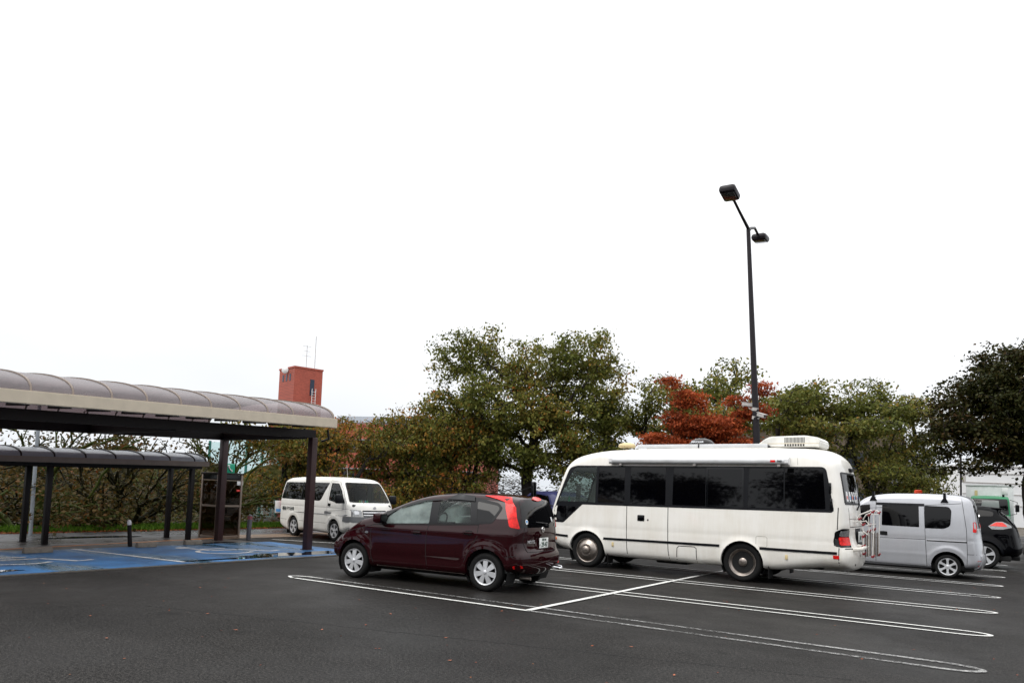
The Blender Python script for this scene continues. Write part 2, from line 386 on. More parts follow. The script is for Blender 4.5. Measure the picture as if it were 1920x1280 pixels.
def catmull(pts, closed=True, step=.05):
    """dense smooth curve through points; a point given as (x,z,1) is a sharp corner"""
    n = len(pts); P = [np.array(p[:2], float) for p in pts]; sharp = [len(p) > 2 for p in pts]
    out = []; rng = n if closed else n-1
    for i in range(rng):
        p1, p2 = P[i], P[(i+1) % n]
        p0 = P[(i-1) % n] if (closed or i > 0) else p1
        p3 = P[(i+2) % n] if (closed or i+2 < n) else p2
        if sharp[i]: p0 = p1 - (p2-p1)
        if sharp[(i+1) % n]: p3 = p2 + (p2-p1)
        L = np.linalg.norm(p2-p1); k = max(1, int(L/step))
        d1 = max(np.linalg.norm(p1-p0), 1e-6); d3 = max(np.linalg.norm(p3-p2), 1e-6)
        m1 = ((p1-p0)/d1 + (p2-p1)/L)*.5*L; m2 = ((p2-p1)/L + (p3-p2)/d3)*.5*L
        for j in range(k):
            t = j/k
            out.append((2*t**3-3*t**2+1)*p1 + (t**3-2*t**2+t)*m1 + (-2*t**3+3*t**2)*p2 + (t**3-t**2)*m2)
    if not closed: out.append(P[-1])
    return np.array(out)
def rounded(poly, r=.04, seg=4):
    """polygon with rounded corners"""
    out = []; n = len(poly)
    for i in range(n):
        p = np.array(poly[i][:2], float); a = np.array(poly[i-1][:2], float); b = np.array(poly[(i+1) % n][:2], float)
        rr = poly[i][2] if len(poly[i]) > 2 else r
        da = a-p; db = b-p; la = np.linalg.norm(da); lb = np.linalg.norm(db)
        q = min(rr, la*.45, lb*.45); A = p+da/la*q; B = p+db/lb*q
        for j in range(seg+1):
            t = j/seg; out.append((1-t)**2*A + 2*t*(1-t)*p + t*t*B)
    return np.array(out)
def sd_poly(poly, X, Z):
    """signed distance to polygon (negative inside), vectorised"""
    P = np.asarray(poly); Q = np.roll(P, -1, 0)
    d = np.full(X.shape, 1e9); ins = np.zeros(X.shape, bool)
    for a, b in zip(P, Q):
        e = b-a; l2 = max(float(e @ e), 1e-12)
        wx = X-a[0]; wz = Z-a[1]; t = np.clip((wx*e[0]+wz*e[1])/l2, 0, 1)
        d = np.minimum(d, (wx-t*e[0])**2 + (wz-t*e[1])**2)
        c = ((a[1] <= Z) & (b[1] > Z)) | ((b[1] <= Z) & (a[1] > Z))
        if abs(e[1]) > 1e-12: ins ^= c & (X < a[0] + e[0]*(Z-a[1])/e[1])
    d = np.sqrt(d); return np.where(ins, -d, d)
def smax(a, b, k):
    h = np.maximum(k-np.abs(a-b), 0)/k
    return np.maximum(a, b) + h*h*k*.25
def surface_nets(F, org, h):
    """F: 3D field (negative inside) -> verts, quads"""
    nx, ny, nz = F.shape; S = F < 0
    c = [S[i:nx-1+i, j:ny-1+j, k:nz-1+k] for i in (0, 1) for j in (0, 1) for k in (0, 1)]
    cnt = sum(q.astype(np.int8) for q in c); act = (cnt > 0) & (cnt < 8)
    idx = np.argwhere(act); n = len(idx); vid = np.full(act.shape, -1, np.int64); vid[act] = np.arange(n)
    acc = np.zeros((n, 3)); w = np.zeros(n); I, J, K = idx.T
    cor = [(a, b, d) for a in (0, 1) for b in (0, 1) for d in (0, 1)]
    val = {q: F[I+q[0], J+q[1], K+q[2]] for q in cor}
    for p in cor:
        for ax in range(3):
            if p[ax] == 1: continue
            q = list(p); q[ax] = 1; q = tuple(q)
            a, b = val[p], val[q]; m = (a < 0) != (b < 0)
            t = np.where(m, a/np.where(m, a-b, 1), 0)
            pos = np.tile(np.array(p, float), (n, 1)); pos[:, ax] += t
            acc[m] += pos[m]; w[m] += 1
    V = (idx + acc/w[:, None])
    quads = []
    for ax in range(3):
        u, v = [a for a in range(3) if a != ax]
        A = [slice(1, s-1) for s in F.shape]; B = list(A); A[ax] = slice(0, F.shape[ax]-1); B[ax] = slice(1, F.shape[ax])
        s0 = S[tuple(A)]; s1 = S[tuple(B)]
        for sgn, mask in ((0, s0 & ~s1), (1, ~s0 & s1)):
            e = np.argwhere(mask)
            off = np.ones(3, int); off[ax] = 0; e = e + off
            def at(du, dv):
                q = e.copy(); q[:, u] += du; q[:, v] += dv; return vid[q[:, 0], q[:, 1], q[:, 2]]
            qd = np.stack([at(-1, -1), at(0, -1), at(0, 0), at(-1, 0)], 1)
            flip = (sgn == 1) ^ (ax == 1)
            if flip: qd = qd[:, ::-1]
            quads.append(qd)
    Q = np.concatenate(quads)
    # refine onto the iso surface
    G = np.gradient(F)
    def tri(A, P):
        i = np.clip(np.floor(P).astype(int), 0, np.array(A.shape)-2); f = P-i
        r = 0
        for a, b, d in cor:
            wt = (f[:, 0] if a else 1-f[:, 0])*(f[:, 1] if b else 1-f[:, 1])*(f[:, 2] if d else 1-f[:, 2])
            r = r + wt*A[i[:, 0]+a, i[:, 1]+b, i[:, 2]+d]
        return r
    for _ in range(4):
        g = np.stack([tri(G[a], V) for a in range(3)], 1); l = (g*g).sum(1)+1e-9
        st = -g*(tri(F, V)/l)[:, None]; ln = np.linalg.norm(st, axis=1, keepdims=True)
        V = V + st*np.minimum(1, .3/np.maximum(ln, 1e-9))
    return V*h + org, Q

class Shell:
    """a vehicle body grown from its side outline, its width profile and its end camber"""
    def __init__(s, side, wz, wx, k=.10, nose=.0, tail=.0, crown=.03, h=.03, x_mid=0., extra=None, z_cr=1.):
        side = np.asarray(side); lo = side.min(0)-.12; hi = side.max(0)+.12
        W = max(w for _, w in wz)+.1
        xs = np.arange(lo[0], hi[0], h); zs = np.arange(lo[1], hi[1], h); ny = int(W/h)+1; ys = np.arange(-ny, ny+1)*h
        X, Z = np.meshgrid(xs, zs, indexing='ij'); D = sd_poly(side, X, Z)
        wz = sorted(wz); wh = np.interp(Z, [a for a, _ in wz], [b for _, b in wz])
        wx = sorted(wx); wf = np.interp(X, [a for a, _ in wx], [b for _, b in wx])
        # smooth the interpolated profiles a little
        ker = np.ones(5)/5
        wh = np.apply_along_axis(lambda a: np.convolve(np.pad(a, 2, 'edge'), ker, 'valid'), 1, wh)
        wf = np.apply_along_axis(lambda a: np.convolve(np.pad(a, 2, 'edge'), ker, 'valid'), 0, wf)
        Wd = wh*wf
        if extra is not None: Wd = Wd + extra(X, Z)
        f = X < x_mid
        top = np.clip((Z-z_cr)/.15, 0, 1)
        endw = np.clip((np.abs(X-x_mid)/((hi[0]-lo[0])/2)-.55)/.25, 0, 1)
        C = np.where(f, nose, tail)*endw*(1-.35*top) + crown*top*(1-endw)
        Y = ys[None, :, None]
        yn = np.abs(Y)/np.maximum(Wd[:, None, :], .2)
        F = smax(D[:, None, :] + C[:, None, :]*yn**2.4, (np.abs(Y)-Wd[:, None, :])*.97, k)
        V, Q = surface_nets(F, np.array([xs[0], ys[0], zs[0]]), h)
        s.V, s.Q, s.h = V, Q, h
        s.bvh = BVHTree.FromPolygons([tuple(v) for v in V], [tuple(q) for q in Q])
        s.holes = []
    def mesh(s, name, holes=(), arches=()):
        """holes: (axis, sign or 0, polygon); arches: (cx, cz, r)"""
        V = s.V.copy(); Q = s.Q
        # normals
        a = V[Q[:, 2]]-V[Q[:, 0]]; b = V[Q[:, 3]]-V[Q[:, 1]]; N = np.cross(a, b); N /= np.linalg.norm(N, axis=1, keepdims=True)+1e-9
        kill = np.zeros(len(Q), bool)
        VN = np.zeros_like(V)
        for j in range(4): np.add.at(VN, Q[:, j], N)
        VN /= np.linalg.norm(VN, axis=1, keepdims=True)+1e-9
        ctr = V[Q].mean(1)
        jobs = [('y', 0, np.array([(cx+r*math.cos(t), cz+r*math.sin(t)) for t in np.linspace(0, 2*PI, 60, endpoint=False)]), .45) for cx, cz, r in arches]
        jobs += [(ax, sg, np.asarray(p), .0) for ax, sg, p in holes]
        for ax, sg, P, ymin in jobs:
            if ax == 'y': u, w = 0, 1
            else: u, w = 1, 0
            def ok(C, Nn):
                m = (np.abs(Nn[:, w]) > ((.45 if w == 1 else .2) if ymin == 0 else -.1))
                if w == 1: m &= np.abs(C[:, 1]) > max(ymin, .2)
                if sg: m &= (C[:, w]-(0 if w else 0))*0 + Nn[:, w]*sg > 0
                return m
            lo = P.min(0)-.1; hi = P.max(0)+.1
            near = (V[:, u] > lo[0]) & (V[:, u] < hi[0]) & (V[:, 2] > lo[1]) & (V[:, 2] < hi[1]) & ok(V, VN)
            ii = np.where(near)[0]
            if len(ii):
                d = sd_poly(P, V[ii, u], V[ii, 2]); e = 1e-3
                gx = (sd_poly(P, V[ii, u]+e, V[ii, 2])-d)/e; gz = (sd_poly(P, V[ii, u], V[ii, 2]+e)-d)/e
                m = np.abs(d) < s.h*.62
                j = ii[m]; V[j, u] -= (d*gx)[m]; V[j, 2] -= (d*gz)[m]
            c = V[Q].mean(1)
            nf = (c[:, u] > lo[0]) & (c[:, u] < hi[0]) & (c[:, 2] > lo[1]) & (c[:, 2] < hi[1]) & ok(c, N)
            ff = np.where(nf)[0]
            if len(ff): kill[ff[sd_poly(P, c[ff, u], c[ff, 2]) < 0]] = True
        me = bpy.data.meshes.new(name)
        me.from_pydata([tuple(v) for v in V], [], [tuple(int(i) for i in q) for q in Q[~kill]])
        return me
    def hit(s, axis, sign, u, z, off):
        if axis == 'y': o = Vector((u, sign*5, z)); d = Vector((0, -sign, 0))
        elif axis == 'x': o = Vector((sign*12, u, z)); d = Vector((-sign, 0, 0))
        else: o = Vector((u, z, 6)); d = Vector((0, 0, -1))
        p, n, i, _ = s.bvh.ray_cast(o, d)
        if p is None:
            q = Vector((u, sign*.6, z)) if axis == 'y' else (Vector((sign*2, u, z)) if axis == 'x' else Vector((u, z, 2)))
            p, n, i, _ = s.bvh.find_nearest(q)
        if n.dot(d) > 0: n = -n
        return p + n*off, n
    def decal(s, name, axis, sign, poly, off, mat, parent, holes=(), step=.07, thick=.008, smooth=40):
        poly = np.asarray(poly); loops = [poly] + [np.asarray(q) for q in holes]
        pts = []; edges = []
        for L in loops:
            L2 = []
            for i in range(len(L)):
                a, b = L[i], L[(i+1) % len(L)]; k = max(1, int(np.linalg.norm(b-a)/step))
                for j in range(k): L2.append(a+(b-a)*j/k)
            n0 = len(pts); pts += [Vector((p[0], p[1])) for p in L2]
            edges += [(n0+i, n0+(i+1) % len(L2)) for i in range(len(L2))]
        lo = poly.min(0); hi = poly.max(0)
        gx, gz = np.meshgrid(np.arange(lo[0]+step/2, hi[0], step), np.arange(lo[1]+step/2, hi[1], step)); gx = gx.ravel(); gz = gz.ravel()
        if len(gx):
            d = sd_poly(poly, gx, gz); m = d < -step*.4
            for q in holes: m &= sd_poly(np.asarray(q), gx, gz) > step*.4
            pts += [Vector((float(a), float(b))) for a, b in zip(gx[m], gz[m])]
        vs, es, fs, *_ = delaunay_2d_cdt(pts, edges, [], 0, 1e-6)
        C = np.array([[sum(vs[i][0] for i in f)/3, sum(vs[i][1] for i in f)/3] for f in fs])
        keep = sd_poly(poly, C[:, 0], C[:, 1]) < 0
        for q in holes: keep &= sd_poly(np.asarray(q), C[:, 0], C[:, 1]) > 0
        fs = [f for f, k in zip(fs, keep) if k]
        P = [s.hit(axis, sign, v[0], v[1], off) for v in vs]
        bm = bmesh.new(); bv = [bm.verts.new(p) for p, n in P]
        for f in fs:
            try: bm.faces.new([bv[i] for i in f])
            except ValueError: pass
        bm.normal_update()
        ax = Vector((0, sign, 0)) if axis == 'y' else (Vector((sign, 0, 0)) if axis == 'x' else Vector((0, 0, 1)))
        for f in bm.faces:
            if f.normal.dot(ax) < 0: f.normal_flip()
        be = [e for e in bm.edges if len(e.link_faces) == 1]
        nrm = {bv[i]: P[i][1] for i in range(len(P))}; low = {}
        for e in be:
            for v in e.verts:
                if v not in low: low[v] = bm.verts.new(v.co - nrm[v]*thick)
        for e in be:
            a, b = e.verts
            try: bm.faces.new([a, b, low[b], low[a]])
            except ValueError: pass
        for v in [v for v in bm.verts if not v.link_faces]: bm.verts.remove(v)
        bmesh.ops.recalc_face_normals(bm, faces=bm.faces)
        me = bpy.data.meshes.new(name); bm.to_mesh(me); bm.free()
        return obj(name, me, mat, parent, smooth)
    def ribbon(s, mb, axis, sign, line, w, off):
        """thin band following the surface along a 2D polyline, appended to mb"""
        L = catmull([(*p, 1) if len(p) == 2 else p[:2] for p in line], False, .05); n = len(L); vs = []
        for i in range(n):
            d = L[min(i+1, n-1)]-L[max(i-1, 0)]; d = d/(np.linalg.norm(d)+1e-9); q = np.array([-d[1], d[0]])*w/2
            a, na = s.hit(axis, sign, *(L[i]+q), off); b, nb = s.hit(axis, sign, *(L[i]-q), off)
            vs += [a, b, b-nb*(off+.004), a-na*(off+.004)]
        fs = []
        for i in range(n-1):
            for j in range(4): fs.append((i*4+j, i*4+(j+1) % 4, (i+1)*4+(j+1) % 4, (i+1)*4+j))
        mb.add(vs, fs)

def grow(p, d): p = np.asarray(p); c = p.mean(0); return np.asarray([q + (q-c)/np.linalg.norm(q-c)*d for q in p])
def both(fn):
    for sg in (-1, 1): fn(sg)
def text_mesh(txt, size, name='lettering', extr=.002, align='CENTER', bold=0.):
    cu = bpy.data.curves.new(name, 'FONT'); cu.body = txt; cu.size = size; cu.extrude = extr; cu.align_x = align; cu.align_y = 'CENTER'; cu.offset = bold
    cu.resolution_u = 3
    o = bpy.data.objects.new(name, cu); COL.objects.link(o)
    dg = bpy.context.evaluated_depsgraph_get(); me = bpy.data.meshes.new_from_object(o.evaluated_get(dg))
    bpy.data.objects.remove(o); return me
def place_text(txt, size, name, mat, parent, loc, rot, sx=1., bold=0.):
    me = text_mesh(txt, size, name, bold=bold); me.transform(Matrix.Diagonal((sx, 1, 1, 1)))
    me.materials.clear()
    o = obj(name, me, mat, parent); o.location = loc; o.rotation_euler = rot; return o
FRONT = (R(90), 0, 0)         # reads when looked at along +y
BACK_X = (R(90), 0, R(90))    # reads when looked at from +x

# ------------------------------------------------------------------ wheels
def tyre_mesh(r, w, rim):
    mb = MB(); s = w/2
    prof = [(rim, -s*.80), (rim+.02, -s*.92), (rim+(r-rim)*.55, -s), (r-.03, -s*.96), (r-.008, -s*.80), (r, -s*.55), (r, -s*.36), (r-.007, -s*.34), (r-.007, -s*.28), (r, -s*.26),
            (r, -s*.05), (r-.007, -s*.03), (r-.007, s*.03), (r, s*.05), (r, s*.26), (r-.007, s*.28), (r-.007, s*.34), (r, s*.36), (r, s*.55), (r-.008, s*.80), (r-.03, s*.96), (rim+(r-rim)*.55, s), (rim+.02, s*.92), (rim, s*.80)]
    mb.lathe(prof, n=48, close=True); return mb.mesh('tyre')
def face_poly(mb, poly, y0, y1): mb.prism(poly, 'y', y0, y1)
def rim_mesh(kind, rim, w):
    """outer face looks toward -y"""
    mb = MB(); s = w/2; f = -s*.78
    mb.lathe([(rim+.006, f-.004), (rim+.004, f-.012), (rim-.012, f-.006), (rim-.02, f+.03), (rim-.03, s*.7)], n=48)
    if kind == 'hubcap':      # seven broad petals, from a domed centre
        for k in range(7):
            t = PI/2 + 2*PI*k/7; c, q = math.cos(t), math.sin(t)
            pts = [(.02, .018), (rim*.5, .036), (rim*.90, .043), (rim*.95, .0), (rim*.90, -.043), (rim*.5, -.036), (.02, -.018)]
            P = [(a*c-b*q, a*q+b*c) for a, b in pts]
            n = len(P); yy = [f-.016, f-.012, f-.002, f+.0, f-.002, f-.012, f-.016]
            vs = [(p[0], y, p[1]) for p, y in zip(P, yy)] + [(p[0], y+.016, p[1]) for p, y in zip(P, yy)]
            mb.add(vs, [tuple(range(n)), tuple(range(2*n-1, n-1, -1))]+[(i, i+n, (i+1) % n+n, (i+1) % n) for i in range(n)])
        mb.lathe([(0, f-.032), (.02, f-.03), (.034, f-.018), (.036, f+.0)], n=20)
        mb.lathe([(rim*.93, f-.004), (rim+.004, f-.014), (rim+.004, f+.01), (rim*.93, f+.012)], n=48, close=True)
    elif kind == 'six' or kind == 'five':      # alloy, paired spokes
        nsp = 6 if kind == 'six' else 5
        for k in range(nsp):
            t0 = PI/2 + 2*PI*k/nsp
            for dt in ((-.12, .12) if kind == 'five' else (0,)):
                t = t0+dt; c, q = math.cos(t), math.sin(t); ww = .016 if kind == 'five' else .02
                pts = [(.03, ww*1.3), (rim*.6, ww), (rim*.97, ww*1.9), (rim*.97, -ww*1.9), (rim*.6, -ww), (.03, -ww*1.3)]
                P = [(a*c-b*q, a*q+b*c) for a, b in pts]; n = len(P); yy = [f-.004, f-.002, f-.01, f-.01, f-.002, f-.004]
                mb.add([(p[0], y, p[1]) for p, y in zip(P, yy)]+[(p[0], y+.03, p[1]) for p, y in zip(P, yy)],
                       [tuple(range(n)), tuple(range(2*n-1, n-1, -1))]+[(i, i+n, (i+1) % n+n, (i+1) % n) for i in range(n)])
        mb.lathe([(0, f-.012), (.03, f-.012), (.045, f-.004), (.047, f+.03)], n=20)
    elif kind == 'truckfront':   # domed steel trim with holes and a big hub
        mb.lathe([(rim-.02, f+.01), (rim*.86, f-.012), (rim*.55, f-.055), (rim*.50, f-.06), (rim*.48, f-.055), (rim*.34, f-.055), (rim*.32, f-.095), (rim*.22, f-.11), (0, f-.112)], n=48)
        for k in range(6):
            t = 2*PI*k/6+.3; mb.lathe([(0, f-.072), (.013, f-.072), (.016, f-.05)], c=(rim*.41*math.cos(t), 0, rim*.41*math.sin(t)), n=8)
    elif kind == 'truckrear':    # deep dish
        mb.lathe([(rim-.02, f+.0), (rim*.82, f+.02), (rim*.72, f+.10), (rim*.66, f+.11), (rim*.5, f+.10), (rim*.34, f+.10), (rim*.31, f+.03), (rim*.2, f+.015), (0, f+.013)], n=48)
        for k in range(6):
            t = 2*PI*k/6; mb.lathe([(0, f+.07), (.016, f+.07), (.018, f+.10)], c=(rim*.55*math.cos(t), 0, rim*.55*math.sin(t)), n=8)
    return mb.mesh('rim')
def dark_disc(rim, w, holes=False):
    s = w/2; f = -s*.78; return MB().lathe([(rim-.006, f+.02), (rim*.5, f+.045), (0, f+.045)], n=40).mesh('brake_disc')
def add_wheels(parent, r, w, rim, kind, pos, rimmat, kinds=None, discmat=None):
    tm = tyre_mesh(r, w, rim); tm.materials.append(MAT['rubber']); tm.shade_smooth(); tm.set_sharp_from_angle(angle=R(40))
    cache = {}
    for i, (x, y) in enumerate(pos):
        kd = kinds[i] if kinds else kind
        if kd not in cache:
            a = rim_mesh(kd, rim, w); a.materials.append(rimmat); a.shade_smooth(); a.set_sharp_from_angle(angle=R(35))
            b = dark_disc(rim, w); b.materials.append(discmat or MAT['under']); cache[kd] = (a, b)
        o = bpy.data.objects.new('wheel', tm); COL.objects.link(o); o.parent = parent; o.location = (x, y, r)
        if y > 0: o.rotation_euler = (0, 0, PI)
        for nm, me in zip(('rim', 'brake_disc'), cache[kd]):
            c = bpy.data.objects.new(nm, me); COL.objects.link(c); c.parent = o
def wells(parent, arches, ys, r_in=.0, width=.32, z0=.18):
    """black wheel-arch liners behind the openings"""
    for cx, cz, r in arches:
        for sg in (-1, 1):
            mb = MB(); n = 20; vs = []; fs = []
            for k in range(n+1):
                t = -.55 + (PI+1.1)*k/n; u, w = cx+(r+.012)*math.cos(t), cz+(r+.012)*math.sin(t)
                vs += [(u, sg*(ys+.0), w), (u, sg*(ys-width), w)]
            c = len(vs); vs.append((cx, sg*(ys-width), cz))
            for k in range(n): fs += [(2*k, 2*k+1, 2*k+3, 2*k+2), (2*k+1, c, 2*k+3)]
            mb.add(vs, fs); obj('wheel_arch_liner', mb.mesh('wheel_arch_liner', fix=False), MAT['under'], parent)
def arch_lips(sh, arches, wid, off, mat, parent, a0=-20, a1=200):
    for cx, cz, r in arches:
        for sg in (-1, 1):
            mb = MB(); t = np.radians(np.linspace(a0, a1, 44)); n = len(t); vs = []; fs = []
            for a in t:
                c, q = math.cos(a), math.sin(a)
                o1, n1 = sh.hit('y', sg, cx+(r-.004)*c, cz+(r-.004)*q, off); o2, n2 = sh.hit('y', sg, cx+(r+wid)*c, cz+(r+wid)*q, off*.15)
                vs += [o2, o1, o1-Vector((0, sg*.06, 0))]
            for i in range(n-1):
                for j in range(2): fs.append((i*3+j, i*3+j+1, (i+1)*3+j+1, (i+1)*3+j))
            mb.add(vs, fs); mb.build('wheel_arch_lip', mat, parent, 50)
def seat(mb, x, y, z, w=.46, front=-1, hr=True, back=.62):
    f = front
    mb.box((x-.25, y-w/2, z), (x+.25, y+w/2, z+.14), bev=.05)
    rot = Matrix.Translation((x-f*.24, y, z+.1)) @ Matrix.Rotation(-f*R(14), 4, 'Y')
    mb.box((-.06, -w/2, 0), (.06, w/2, back), rot, bev=.05)
    if hr: mb.box((-.045, -.13, back+.03), (.045, .13, back+.22), rot, bev=.04)
def plate(parent, axis_x, y, z, w=.33, h=.165, top='多摩 501', num='29-47', rot=BACK_X, yv=None, ink=None):
    p = MB().box((-.004, -w/2, -h/2), (.004, w/2, h/2), bev=.003).build('number_plate', MAT['plate'], parent)
    p.location = (axis_x, y, z); return p

# ================================================================== VEHICLES
CAM = Vector((0, 0, 1.521))
def rect(sh, root, hw, pts):
    """measured points of the near flank (taken on its widest plane) moved onto the curved body"""
    bpy.context.view_layer.update()
    c = root.matrix_world.inverted() @ CAM; out = []
    for p in pts:
        t = Vector((p[0], -hw, p[1])); d = (t-c).normalized()
        q, n, i, _ = sh.bvh.ray_cast(t-d*.6, d)
        for jit in (.004, -.004, .009):          # a ray can slip through an edge of the shell
            if q is not None and q.y < -.2: break
            q, n, i, _ = sh.bvh.ray_cast(t-d*.6+Vector((jit, 0, jit*.7)), d)
        if q is None or q.y > -.2: q, n, i, _ = sh.bvh.find_nearest(t)
        out.append((q.x, q.z) + tuple(p[2:]))
    return out
def bump_fn(arches, amp, wid=.06, dr=.03, zmin=.0):
    def f(X, Z):
        r = 0
        for cx, cz, R0 in arches:
            r = r + amp*np.exp(-((np.hypot(X-cx, Z-cz)-(R0+dr))/wid)**2)*(Z > zmin)
        return r
    return f

# ---- maroon hatchback ------------------------------------------------------
def build_hatch():
    yaw = .115
    root = thing('parked_car', 'dark maroon five-door hatchback with tall red tail lamps, parked in front of the white motorhome', 'car',
                 (-6.91-math.sin(yaw)*.845, 9.5+math.cos(yaw)*.845, 0), yaw)
    P = MAT['note']; A = [(-2.60, .31, .355), (0.0, .31, .36)]
    side = catmull([(-3.24, .21), (-3.34, .30), (-3.38, .48), (-3.34, .64), (-3.20, .77), (-2.92, .90), (-2.62, .985), (-2.34, 1.06), (-1.95, 1.235), (-1.60, 1.375), (-1.28, 1.465), (-.9, 1.515), (-.5, 1.535),
                    (-.1, 1.53), (.2, 1.51), (.44, 1.475, 1), (.48, 1.42), (.56, 1.15), (.59, .98), (.585, .80), (.60, .68), (.65, .61), (.665, .50), (.64, .36), (.54, .26, 1), (-.3, .215), (-2.3, .205)])
    def ex(X, Z):
        b = bump_fn(A, .022)(X, Z)
        return b - .012*np.exp(-((Z-.42)/.07)**2)*((X > -2.2) & (X < -.4)) + .010*np.exp(-((Z-.89)/.045)**2)*(X > -2.4)
    sh = Shell(side, [(.15, .76), (.35, .825), (.6, .84), (.85, .838), (.97, .815), (1.08, .785), (1.3, .70), (1.45, .63), (1.6, .58)],
               [(-3.5, .74), (-3.2, .86), (-2.9, .95), (-2.5, 1), (.1, 1), (.45, .965), (.75, .90)], k=.11, nose=.22, tail=.10, crown=.035, h=.028, x_mid=-1.3, extra=ex)
    fr = lambda pts: rect(sh, root, .845, pts)
    dlo = rounded(fr([(-2.12, .955, .02), (-1.93, 1.125), (-1.55, 1.33), (-1.24, 1.435), (-.9, 1.475), (-.5, 1.478), (-.15, 1.455), (.22, 1.385, .04), (.30, 1.31, .05), (.12, 1.065, .05), (-.13, 1.04), (-1.0, 1.0)]), .03)
    g1 = rounded(fr([(-1.93, .965), (-1.86, 1.10), (-1.60, 1.245), (-1.33, 1.35), (-1.0, 1.395), (-1.06, 1.008)]), .03)
    g2 = rounded(fr([(-.90, 1.022), (-.85, 1.385), (-.28, 1.375), (-.28, 1.05)]), .03)
    g3 = rounded(fr([(-.16, 1.07), (-.16, 1.40), (.20, 1.345), (.245, 1.30), (.08, 1.085)]), .035)
    ws = np.array([(-.60, 1.10), (.60, 1.10), (.50, 1.39), (-.50, 1.39)])
    body = obj('body', sh.mesh('body', [('y', 0, g1), ('y', 0, g2), ('x', -1, ws)], A), P, root, 38)
    for sg in (-1, 1):
        sh.decal('window_frame', 'y', sg, dlo, .004, MAT['trim'], root, [g1, g2, g3])
        sh.decal('window', 'y', sg, g1, .001, MAT['misted'], root)
        sh.decal('window', 'y', sg, g2, .001, MAT['hazed_t'], root)
        sh.decal('window', 'y', sg, g3, .001, MAT['tint'], root)
        vis = rounded(fr([(-2.06, 1.02, .01), (-1.90, 1.15), (-1.55, 1.345), (-1.24, 1.452), (-.9, 1.488), (-.5, 1.49), (-.2, 1.468), (-.2, 1.39, .01), (-.5, 1.405), (-.9, 1.402), (-1.26, 1.36), (-1.58, 1.255), (-1.84, 1.115, .01)]), .02)
        sh.decal('door_visor', 'y', sg, vis, .022, MAT['gloss_black'], root, thick=.006)
        lamp = rounded(fr([(-.03, 1.487, .01), (.2, 1.49), (.46, 1.470), (.52, 1.33), (.60, 1.0, .02), (.42, 1.02, .03), (.385, 1.15), (.345, 1.30), (.335, 1.40), (.2, 1.44)]), .02)
        tl = sh.decal('tail_lamp', 'y', sg, lamp, .012, MAT['redlens'], root, thick=.02)
        for xx, zz in ((-1.30, .85), (-.31, .90)):      # door pulls
            hx, hz = fr([(xx, zz)])[0]; q, n = sh.hit('y', sg, hx, hz, .0)
            MB().box((q.x-.09, q.y+sg*.012, q.z-.014), (q.x+.09, q.y+sg*.036, q.z+.014), bev=.01).build('door_handle', P, root)
            cup = rounded([(q.x-.07, q.z-.035), (q.x+.07, q.z-.035), (q.x+.07, q.z+.03), (q.x-.07, q.z+.03)], .03)
            sh.decal('handle_recess', 'y', sg, cup, .0015, MAT['seam'], root)
        a, b = fr([(-2.33, .80)])[0]
        sh.decal('side_indicator', 'y', sg, [(a+.035*math.cos(t), b+.02*math.sin(t)) for t in np.linspace(0, 2*PI, 16, endpoint=False)], .008, MAT['clearlens'], root, thick=.01)
        # door mirror
        a, b = fr([(-1.93, 1.0)])[0]; q, n = sh.hit('y', sg, a-.02, b+.02, 0)
        m = MB().box((q.x-.12, q.y+sg*.03, q.z-.05), (q.x+.06, q.y+sg*.22, q.z+.12), bev=.05).build('door_mirror', P, root)
        MB().box((q.x+.058, q.y+sg*.045, q.z-.035), (q.x+.066, q.y+sg*.205, q.z+.105), bev=.003).build('mirror_glass', MAT['gloss_black'], m)
        MB().bar((q.x-.03, q.y, q.z-.03), (q.x-.03, q.y+sg*.06, q.z-.0), .06, .03).build('mirror_arm', MAT['trim'], m)
        hl = rounded([(-3.20, .74, .01), (-2.95, .875), (-2.72, .93, .01), (-2.80, .80), (-3.02, .69), (-3.26, .66, .01)], .03)
        sh.decal('headlight', 'y', sg, hl, .006, MAT['clearlens'], root)
    seams = MB()
    for sg in (-1, 1):
        for ln in ([(-2.20, .93), (-2.25, .80), (-2.23, .45), (-2.12, .25)], [(-1.06, 1.0), (-1.11, .8), (-1.10, .45), (-1.02, .24)], [(-.13, 1.04), (-.15, .85), (-.24, .70), (-.33, .55), (-.40, .38)],
                   [(-2.06, .245), (-.5, .235)], [(.36, .56), (.62, .60)], [(-2.20, .93), (-2.9, .86)]):
            sh.ribbon(seams, 'y', sg, fr(ln), .009, .0015)
        sh.ribbon(seams, 'y', sg, fr([(-2.2, .935), (-1.06, .985), (-.13, 1.03)]), .014, .003)
    sh.ribbon(seams, 'x', 1, [(-.56, 1.02), (-.60, .80), (-.52, .63), (.52, .63), (.60, .80), (.56, 1.02)], .009, .002)
    seams.build('panel_gap', MAT['seam'], root, None)
    for sg in (-1, 1):
        sill = MB(); sh.ribbon(sill, 'y', sg, fr([(-2.08, .262), (-.35, .245)]), .006, .004); sill.build('sill_strip', MAT['steel'], root)
    arch_lips(sh, A, .035, .008, P, root)
    wells(root, A, .78)
    # windscreen, rear screen, wiper, badge, number plate
    wq = rounded(ws, .05); sh.decal('windscreen', 'x', -1, wq, .002, MAT['glass'], root); sh.decal('windscreen_seal', 'x', -1, grow(wq, .04), .005, MAT['trim'], root, [grow(wq, -.05)])
    rw = rounded([(-.66, 1.01, .03), (-.57, 1.40), (-.50, 1.445), (.50, 1.445), (.57, 1.40), (.66, 1.01, .03)], .04)
    sh.decal('rear_window', 'x', 1, rw, .003, MAT['tint'], root)
    bl = [(.15*math.cos(t), 1.452+.028*math.sin(t)) for t in np.linspace(0, 2*PI, 20, endpoint=False)]
